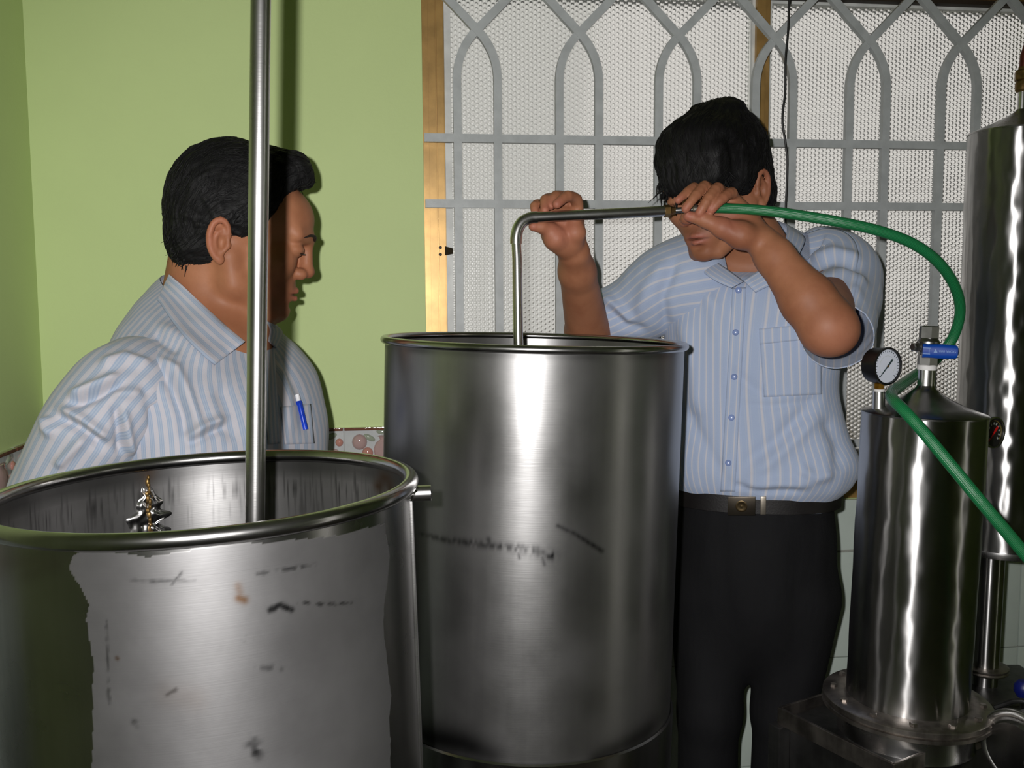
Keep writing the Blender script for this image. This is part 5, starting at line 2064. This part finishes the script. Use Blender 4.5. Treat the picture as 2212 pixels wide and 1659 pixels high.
shA_ = loft([(P(x, y, Y), a, b, YAW_A, tl) for x, y, Y, a, b, tl in rgA], 190, 240, 'shirt', M['shirt_a'], pa, foldsA, 0.0016, 71)
adopt(shA_)
foldsS = [([(215, 790), (270, 772), (330, 790)], 8, 0.006), ([(150, 860), (200, 838), (262, 812)], 8, 0.008), ([(150, 878), (205, 858), (270, 826)], 8, -0.008),
          ([(130, 880), (180, 905), (240, 950)], 8, 0.008), ([(120, 898), (170, 925), (230, 968)], 9, -0.009), ([(262, 880), (272, 930), (283, 985)], 8, 0.008), ([(250, 870), (258, 930), (262, 985)], 8, -0.008),
          ([(190, 940), (155, 975), (120, 1010)], 8, 0.006), ([(100, 900), (105, 925), (120, 940)], 9, 0.007), ([(300, 830), (330, 880), (345, 950)], 10, -0.006), ([(230, 850), (300, 850), (350, 880)], 9, 0.005)]
slA = sleeve([P(350, 800, 1.375), P(308, 815, 1.335), P(266, 850, 1.295), P(214, 915, 1.275), P(165, 988, 1.275), P(120, 1062, 1.282), P(98, 1105, 1.285)],
             [.048, .062, .070, .071, .066, .060, .056], 150, 150, 'sleeve', M['shirt_a_sleeve'], shA_, foldsS, 0.0022, 81, 0.5)
slA.matrix_parent_inverse = (pa.matrix_world @ shA_.matrix_parent_inverse).inverted() if False else shA_.matrix_world.inverted()
bpy.context.view_layer.update()


def under(o, par):
    bpy.context.view_layer.update()
    o.parent = par
    o.matrix_parent_inverse = par.matrix_world.inverted()
    return o


under(slA, shA_)
add_thickness(slA, 0.0015)
slF = sleeve([P(540, 800, 1.50), P(566, 815, 1.54), P(590, 870, 1.56), P(600, 960, 1.56), P(605, 1060, 1.55)], [.05, .062, .060, .056, .052], 60, 60, 'sleeve', M['shirt_a_sleeve'], shA_, (), 0.002, 83)
under(slF, shA_)
fA = Field(P(605, 1100, 1.55) - 0.25, P(605, 1000, 1.55) + 0.1, 0.005)
bvA = bvh_of(shA_); bvS = bvh_of(slA); bvBody = bvh_of(body_a)
c = collar_leaf([(366, 593, 1.525), (374, 600, 1.47), (398, 620, 1.425), (440, 660, 1.392), (490, 706, 1.372), (529, 738, 1.365)],
                [(340, 648, 1.535), (347, 656, 1.46), (368, 688, 1.40), (400, 728, 1.366), (432, 760, 1.345), (464, 788, 1.333)], 40, 'collar_leaf', M['shirt_a_patch'], shA_, uvs=0.75, on=(bvA, bvS, bvBody), off=0.006)
under(c, shA_)
c = collar_leaf([(566, 690, 1.50), (578, 700, 1.48), (584, 714, 1.46), (580, 736, 1.43)], [(596, 702, 1.52), (609, 716, 1.50), (607, 730, 1.48), (596, 752, 1.44)], 24, 'collar_leaf', M['shirt_a_patch'], shA_, uvs=0.55, on=(bvA, bvBody), off=0.004)
under(c, shA_)
bvA = bvh_of(shA_)
c = patch(bvA, ((570, 748), (592, 744), (606, 958), (580, 960)), 6, 40, 0.0022, 'placket', M['shirt_a_patch'], shA_, uvs=(0.5, 1)); under(c, shA_)
c = patch(bvA, ((608, 878), (672, 872), (680, 958), (616, 960)), 16, 16, 0.0026, 'pocket', M['shirt_a_patch'], shA_, uvs=(0.8, 1)); under(c, shA_)


def cast(bv, x, y, off):
    r = FWD + RGT * (x - CX) / F_PX - UPV * (y - CY) / F_PX
    r = r / np.linalg.norm(r)
    h_ = bv.ray_cast(Vector(CAM), Vector(r))[0]
    return np.array(h_) - r * off if h_ is not None else None


p0, p1 = cast(bvA, 643, 858, 0.010), cast(bvA, 656, 912, 0.008)
if p0 is None: p0 = P(643, 858, 1.36)
if p1 is None: p1 = P(656, 912, 1.36)
dpen = p1 - p0
pen = empty('ballpoint_pen', p1)
tag(pen, 'blue ballpoint pen with white top clipped in the shirt pocket', 'pen')
bpy.context.view_layer.update()
m = MB(); m.tube(np.array([p0 - dpen * 0.10, p0 + dpen * 0.18]), 0.0036, 14); child(m, 'pen_top', M['pen_white'], pen)
m = MB(); m.tube(np.array([p0 + dpen * 0.16, p0 + dpen * 0.24, p1 + dpen * 0.3]), [0.0042, 0.0048, 0.0042], 16); child(m, 'pen_barrel', M['pen_blue'], pen)
m = MB(); cd = CAM - p0; cd /= np.linalg.norm(cd)
m.tube(np.array([p0 + dpen * 0.2 + cd * 0.004, p0 + dpen * 0.26 + cd * 0.0075, p0 + dpen * 1.0 + cd * 0.006]), [0.0026, 0.0026, 0.0022], 10); child(m, 'pen_clip', M['pen_blue'], pen)
hipA = np.array([P(476, 1235, 1.43)[0], 1.43, 0.86])
fA_ = [np.array([hipA[0] + 0.02, hipA[1] + 0.10, 0.0]), np.array([hipA[0] - 0.02, hipA[1] - 0.09, 0.0])]
kA_ = [np.array([hipA[0] + 0.03, hipA[1] + 0.10, 0.46]), np.array([hipA[0], hipA[1] - 0.09, 0.46])]
before = set(bpy.data.objects.keys())
trousers(pa, hipA, 0.155, 0.115, YAW_A, kA_, fA_, 0.082, 0.062, 0.05, 0.99)
shoes(pa, fA_, YAW_A)
for k in set(bpy.data.objects.keys()) - before:
    adopt(bpy.data.objects[k])

# ------------------------------------------------------------------ person at the window, holding the pipe
pb = empty('person', (P(1625, 1120, 1.71)[0], 1.71, 0.0))
tag(pb, 'person in light blue striped shirt and black trousers bending over the pipe', 'person')
bpy.context.view_layer.update()
YAW_B = math.radians(270 - 12)
HB_ = Head(P(1556, 416, 1.655), rotm(math.radians(228), math.radians(14), math.radians(3)), 1.03)
neckB = P(1655, 575, 1.72)
S1, E1, W1 = P(1800, 610, 1.70), P(1786, 702, 1.435), P(1652, 528, 1.50)
S2, E2, W2 = P(1475, 610, 1.72), P(1280, 775, 1.80), P(1240, 548, 1.56)
allp = np.array([HB_.w(0, 0, 160), HB_.w(130, 0, 0), HB_.w(0, 110, 0), S1 + 0.08, E1 - 0.07, S2, E2 + [0, 0.06, -0.06], P(1135, 420, 1.5), E1 + [0.08, 0, -0.02], [0.45, 1.88, 1.2]])
fld = Field(allp.min(0) - 0.01, allp.max(0) + 0.01, 0.0026)
HB_.skin(fld, brow=4, ear_y=70, ez=-4)
fld.cone(HB_.w(-18, 0, -20), neckB, 0.053, 0.058, 0.02)
fld.cone(neckB - UZ * 0.04, S1, 0.055, 0.05, 0.03)
fld.cone(neckB - UZ * 0.04, S2, 0.055, 0.05, 0.03)
fld.ell(neckB - UZ * 0.12, (0.09, 0.13, 0.13), rotm(YAW_B, 0, 0), 0.03)
# his left arm (towards the window's meeting stile)
fm = E1 * 0.70 + W1 * 0.30
fld.chain([S1, E1, fm, W1 * 0.85 + E1 * 0.15, W1], [0.042, 0.0405, 0.0405, 0.029, 0.0255], 0.014)
fld.ell(E1 + np.array([0.008, 0, -0.012]), (0.038, 0.036, 0.034), None, 0.02)
# his right arm (in front of the first panes)
fm2 = E2 * 0.72 + W2 * 0.28
fld.chain([S2, E2, fm2, W2 * 0.85 + E2 * 0.15, W2], [0.046, 0.040, 0.041, 0.030, 0.0265], 0.014)
tipsB = []


def finger(pts, rs):
    p = [P(*q) for q in pts]
    sp_ = spline(p, 10)
    rr = np.interp(np.linspace(0, 1, 10), np.linspace(0, 1, len(rs)), rs)
    # knuckle swell
    rr = rr * (1 + 0.05 * np.cos(np.linspace(0, 1, 10) * 6 * np.pi))
    fld.chain(sp_, rr, 0.0016)
    tipsB.append(p[-1])


# left hand: palm behind the hose, four fingers curling over it, thumb underneath
mcp = [(1586, 430, 1.527), (1558, 414, 1.530), (1530, 407, 1.532), (1505, 410, 1.534)]
for q, r_ in zip(mcp, (0.0105, 0.0100, 0.0095, 0.0088)):
    fld.cone(W1, P(*q), 0.022, r_, 0.006)
fld.ell(P(1592, 478, 1.520), (0.044, 0.016, 0.028), rotm(0, math.radians(28), 0), 0.012)
fld.chain([P(1640, 520, 1.495), P(1600, 508, 1.487), P(1560, 492, 1.487)], [0.020, 0.0205, 0.0165], 0.010)
fld.chain([P(1560, 492, 1.487), P(1524, 476, 1.490), P(1487, 467, 1.493)], [0.0150, 0.0112, 0.0084], 0.006); tipsB.append(P(1487, 467, 1.49))
finger([(1586, 430, 1.527), (1578, 417, 1.500), (1555, 434, 1.484), (1537, 453, 1.4845)], (0.0095, 0.0090, 0.0082, 0.0068))
finger([(1558, 414, 1.530), (1548, 408, 1.500), (1526, 436, 1.482), (1511, 460, 1.4825)], (0.0095, 0.0092, 0.0083, 0.0069))
finger([(1530, 407, 1.532), (1520, 404, 1.503), (1497, 430, 1.485), (1481, 451, 1.484)], (0.0092, 0.0088, 0.0080, 0.0067))
finger([(1505, 410, 1.534), (1497, 406, 1.509), (1478, 421, 1.494), (1465, 432, 1.490)], (0.0086, 0.0080, 0.0072, 0.0060))
# right hand: behind the pipe, fingers up and curled forward over it, thumb under the pipe
for q, r_ in zip(((1247, 462, 1.535), (1224, 452, 1.54), (1198, 453, 1.54), (1173, 462, 1.535)), (0.0105, 0.0100, 0.0096, 0.0088)):
    fld.cone(W2, P(*q), 0.0225, r_, 0.006)
fld.ell(P(1212, 497, 1.530), (0.034, 0.014, 0.036), None, 0.010)
fld.chain([P(1236, 534, 1.545), P(1242, 502, 1.524), P(1241, 474, 1.522)], [0.018, 0.0170, 0.011], 0.005)
fld.chain([P(1222, 532, 1.54), P(1200, 514, 1.520), P(1186, 497, 1.515)], [0.0205, 0.0185, 0.0125], 0.007)
fld.chain([P(1188, 498, 1.515), P(1170, 490, 1.505), P(1152, 489, 1.499)], [0.0125, 0.0098, 0.0078], 0.005); tipsB.append(P(1152, 489, 1.499))
finger([(1247, 462, 1.535), (1246, 434, 1.526), (1226, 424, 1.503), (1203, 441, 1.490)], (0.0100, 0.0094, 0.0086, 0.0070))
finger([(1224, 452, 1.54), (1220, 428, 1.534), (1200, 424, 1.512), (1190, 444, 1.500)], (0.0096, 0.0090, 0.0082, 0.0068))
finger([(1198, 453, 1.54), (1192, 431, 1.532), (1178, 432, 1.508), (1177, 454, 1.493)], (0.0094, 0.0088, 0.0080, 0.0068))
finger([(1173, 462, 1.535), (1164, 442, 1.526), (1155, 446, 1.510), (1157, 466, 1.502)], (0.0086, 0.0080, 0.0072, 0.0060))
# creases of the palms
for a, b in (((1576, 462, 1.478), (1592, 506, 1.462)), ((1211, 486, 1.496), (1226, 530, 1.508))):
    fld.cone(P(*a), P(*b), 0.0022, 0.0022, 0.003, True)
V, Fq = fld.mesh()
V = smooth_mesh(V, Fq, 2)
bl, sh_ = HB_.tint(V)
for t_ in tipsB:
    bl = np.maximum(bl, 0.75 * np.exp(-(np.linalg.norm(V - t_, axis=1) / 0.009) ** 2))
for q in ((1570, 480, 1.49), (1212, 500, 1.505), (1800, 722, 1.42)):
    bl = np.maximum(bl, 0.4 * np.exp(-(np.linalg.norm(V - P(*q), axis=1) / 0.03) ** 2))
body_b = adopt(mesh_np('body', V, Fq, M['skin_b'], pb, True, None, {'blush': bl, 'shave_crease': sh_}), pb)

fh = Field(HB_.o - 0.20, HB_.o + 0.21, 0.0028)
HB_.ell(fh, (-2, 0, 58), (102, 85, 88), 6)
HB_.ell(fh, (52, 4, 92), (60, 70, 42), 14)
HB_.ell(fh, (88, 6, 66), (30, 66, 36), 12)
HB_.ell(fh, (98, 6, 38), (20, 58, 30), 10)
HB_.ell(fh, (-46, 0, 10), (52, 72, 62), 16)
HB_.ell(fh, (-14, 14, 136), (46, 38, 12), 16)
HB_.ell(fh, (76, 44, 44), (26, 24, 30), 12)
HB_.ell(fh, (-40, 50, -14), (34, 26, 34), 12)
for sg in (-1, 1):
    HB_.ell(fh, (34, 62 * sg, 34), (34, 22, 40), 10)
HB_.ell(fh, (118, 10, -32), (56, 110, 50), 5, True)
HB_.ell(fh, (64, 0, -62), (62, 120, 62), 8, True)
for sg in (-1, 1):
    HB_.ell(fh, (2, 92 * sg, -2), (26, 26, 36), 4, True)
    HB_.ell(fh, (52, 92 * sg, -14), (30, 26, 34), 5, True)
rootsB = []
for y_ in np.linspace(-58, 60, 16):
    x_ = 104 - 0.006 * y_ ** 2
    rootsB.append(((x_ - 2, y_, 20), (0.2, 0, -1.0)))
    rootsB.append(((x_ - 4, y_, 34), (0.4, 0, -0.9)))
locksB = edge_locks(HB_, rootsB, 190, 20, 1.7, 9, 0.3, (-0.3, 0, -0.2))
rootsC = []
for ph in np.linspace(0.2, 2.9, 20):
    for y_ in (-40, -15, 10, 40):
        rootsC.append(((math.cos(ph) * 88, y_, 60 + math.sin(ph) * 78), (math.cos(ph) * 0.5 + 0.6, 0, math.sin(ph) * 0.5)))
locksB += edge_locks(HB_, rootsC, 60, 10, 0.8, 13, 0.15, (0.1, 0, -0.3))
rootsE = [((-40 - 6 * k, s * (70 - 5 * k), -36), (0.1, 0, -1)) for k in range(5) for s in (-1, 1)]
locksB += edge_locks(HB_, rootsE, 50, 14, 1.2, 14, 0.25)
def flow_b(q):
    v = q - np.array([-38.0, -12.0, 138.0])
    v = v / (np.linalg.norm(v) + 1e-6)
    return v + 0.2 * np.array([math.sin(q[1] / 12.0), math.cos(q[2] / 14.0), 0])


adopt(hair_mesh(fh, HB_, pb, 17, 2.0, locksB, flow=flow_b), pb)
before = set(bpy.data.objects.keys())
HB_.brows(pb, 1.0, 2)
for k in set(bpy.data.objects.keys()) - before:
    adopt(bpy.data.objects[k], pb)

rgB = [(1652, 520, 1.735, .058, .062, .65), (1651, 534, 1.733, .082, .074, .6), (1650, 548, 1.73, .112, .086, .45), (1646, 568, 1.725, .142, .098, .3), (1640, 605, 1.72, .160, .110, .15),
       (1634, 660, 1.715, .166, .116, .05), (1626, 740, 1.71, .158, .118, 0), (1622, 830, 1.71, .152, .118, 0), (1628, 920, 1.71, .162, .121, 0), (1634, 985, 1.71, .178, .126, 0),
       (1632, 1030, 1.71, .168, .121, 0), (1627, 1062, 1.71, .146, .108, 0), (1626, 1085, 1.71, .138, .100, 0)]
foldsB = [([(1480, 880), (1530, 960), (1570, 1030)], 12, -0.006), ([(1500, 900), (1545, 980), (1580, 1030)], 10, 0.004), ([(1760, 870), (1680, 950), (1600, 1010)], 12, -0.005), ([(1770, 890), (1690, 975), (1620, 1030)], 11, 0.004),
          ([(1580, 800), (1620, 835), (1650, 858)], 8, -0.004), ([(1470, 680), (1500, 800), (1510, 900)], 13, 0.005), ([(1600, 1050), (1680, 1042), (1760, 1046)], 9, 0.006), ([(1570, 1046), (1650, 1060), (1740, 1058)], 5, -0.004),
          ([(1780, 900), (1810, 960), (1815, 1020)], 12, -0.006), ([(1740, 560), (1700, 620), (1690, 680)], 12, 0.004), ([(1500, 600), (1540, 660), (1550, 740)], 12, 0.004), ([(1720, 1010), (1760, 1030), (1800, 1020)], 9, 0.006), ([(1600, 870), (1660, 880), (1780, 862)], 6, -0.003)]
shB_ = loft([(P(x, y, Y), a, b, YAW_B, tl) for x, y, Y, a, b, tl in rgB], 200, 240, 'shirt', M['shirt_b'], pb, foldsB, 0.003, 91, 2.5)
adopt(shB_, pb)
foldsSR = [([(1750, 560), (1800, 545), (1860, 560)], 9, 0.006), ([(1740, 585), (1800, 565), (1866, 585)], 8, -0.005), ([(1760, 610), (1820, 590), (1875, 620)], 9, 0.006), ([(1780, 640), (1830, 640), (1870, 680)], 9, -0.005), ([(1840, 600), (1855, 680), (1852, 760)], 12, 0.005)]
sl = sleeve([P(1735, 570, 1.73), P(1775, 572, 1.725), P(1810, 592, 1.70), P(1815, 640, 1.65), P(1811, 690, 1.57), P(1808, 726, 1.505)], [.058, .071, .073, .071, .064, .057], 90, 110, 'sleeve', M['shirt_b_sleeve'], shB_, foldsSR, 0.0026, 95, 0.4)
under(sl, shB_); add_thickness(sl, 0.0015)
foldsSL = [([(1460, 560), (1430, 640), (1440, 720)], 9, -0.006), ([(1440, 560), (1400, 620), (1380, 690)], 12, 0.004), ([(1300, 640), (1330, 660), (1370, 700)], 8, 0.006), ([(1310, 665), (1350, 700), (1400, 712)], 8, -0.005)]
sl = sleeve([P(1540, 606, 1.725), P(1495, 612, 1.72), P(1440, 626, 1.725), P(1375, 666, 1.75), P(1303, 698, 1.772)], [.080, .092, .081, .067, .059], 90, 110, 'sleeve', M['shirt_b_sleeve'], shB_, foldsSL, 0.0024, 97, 0.9)
under(sl, shB_); add_thickness(sl, 0.0015)
c = collar_leaf([(1700, 486, 1.76), (1700, 500, 1.70), (1690, 530, 1.655), (1655, 572, 1.625), (1606, 606, 1.612)], [(1732, 505, 1.765), (1738, 520, 1.69), (1722, 556, 1.63), (1690, 600, 1.605), (1632, 632, 1.60)], 30, 'collar_leaf', M['shirt_b_patch'], shB_, uvs=0.5)
under(c, shB_)
c = collar_leaf([(1606, 608, 1.612), (1575, 585, 1.625), (1548, 566, 1.645), (1535, 550, 1.68)], [(1580, 622, 1.600), (1545, 606, 1.61), (1520, 588, 1.63), (1505, 566, 1.67)], 30, 'collar_leaf', M['shirt_b_patch'], shB_, uvs=0.5)
under(c, shB_)
bvB = bvh_of(shB_)
c = patch(bvB, ((1582, 622), (1612, 620), (1588, 1062), (1556, 1062)), 8, 80, 0.0024, 'placket', M['shirt_b_placket'], shB_, uvs=(1, 1)); under(c, shB_)
c = patch(bvB, ((1640, 712), (1775, 700), (1776, 852), (1650, 858)), 24, 24, 0.0026, 'pocket', M['shirt_b_patch'], shB_, uvs=(0.9, 1)); under(c, shB_)
c = patch(bvB, ((1640, 710), (1775, 698), (1775, 730), (1641, 744)), 24, 8, 0.0046, 'pocket_hem', M['shirt_b_patch'], shB_, uvs=(0.9, 1)); under(c, shB_)
for (x, y) in ((1595, 627), (1589, 718), (1586, 814), (1580, 902), (1573, 1000)):
    p_ = cast(bvB, x, y, 0.0050)
    n_ = CAM - p_; n_ /= np.linalg.norm(n_)
    m = MB(); m.lathe([(0.0, -0.001), (0.0050, -0.001), (0.0054, 0.0006), (0.0044, 0.0014), (0.0034, 0.0008), (0, 0.0008)], 18, p_, frame_from(n_))
    c = m.build('button', M['button']); under(c, shB_)
hipB = np.array([P(1628, 1160, 1.71)[0], 1.715, 0.86])
kB_ = [P(1694, 1540, 1.69), P(1530, 1540, 1.70)]
fB_ = [np.array([P(1695, 1520, 1.69)[0] - 0.002, 1.72, 0.0]), np.array([P(1537, 1520, 1.70)[0] - 0.01, 1.72, 0.0])]
before = set(bpy.data.objects.keys())
trousers(pb, hipB, 0.143, 0.112, YAW_B, kB_, fB_, 0.082, 0.055, 0.050, P(1626, 1066, 1.71)[2] - 0.0)
shoes(pb, fB_, YAW_B)
# belt: a band round the waist, with buckle
th = np.linspace(0, 2 * np.pi, 121)
R_ = rotm(YAW_B, 0, 0)
zb_ = [P(1610, 1068, 1.60)[2], P(1610, 1110, 1.60)[2]]
Vb = []
cb_ = np.array([P(1626, 1088, 1.71)[0], 1.712, 0])
for z_, g_ in ((zb_[0], 0), (zb_[0] - 0.001, 0.003), (zb_[1], 0.003), (zb_[1] - 0.0005, 0.0015)):
    e = 2 / 2.4
    q = np.stack([np.sign(np.cos(th)) * np.abs(np.cos(th)) ** e * (0.112 + g_), np.sign(np.sin(th)) * np.abs(np.sin(th)) ** e * (0.152 + g_), 0 * th], 1) @ R_.T
    Vb.append(cb_ + q + UZ * z_)
Vb = np.array(Vb)
belt = mesh_np('belt', Vb.reshape(-1, 3), grid_faces(4, 121)[:, ::-1], M['belt'], pb)
belt.data.set_sharp_from_angle(angle=math.radians(30))
for k in set(bpy.data.objects.keys()) - before:
    adopt(bpy.data.objects[k], pb)
bvb = bvh_of(belt)
for nm, mt, (x0, x1, y0, y1), th_ in (('buckle_plate', 'buckle', (1572, 1632, 1071, 1113), 0.0030), ('buckle_bar', 'buckle_bright', (1642, 1654, 1070, 1110), 0.0045)):
    a = cast(bvb, x0, (y0 + y1) / 2, 0); b = cast(bvb, x1, (y0 + y1) / 2, 0)
    if a is None or b is None: continue
    xd = (b - a); L_ = np.linalg.norm(xd); xd /= L_
    nd = np.cross(xd, UZ); nd = nd if nd @ (CAM - a) > 0 else -nd
    m = MB(); m.box((a + b) / 2 + nd * th_, (L_ / 2, th_, (y1 - y0) / 2 * 1.60 / F_PX), np.array([xd, nd, UZ]), 0.0012)
    c = m.build(nm, M[mt]); under(c, belt)
    if nm == 'buckle_plate':
        m = MB(); cc_ = (a + b) / 2 + nd * 0.006
        m.lathe([(0.0, 0.0), (0.0095, 0.0), (0.010, 0.0010), (0.008, 0.0014), (0.006, 0.0008), (0.0, 0.0016)], 28, cc_, frame_from(nd))
        c = m.build('buckle_emblem', M['buckle_gold']); under(c, belt)
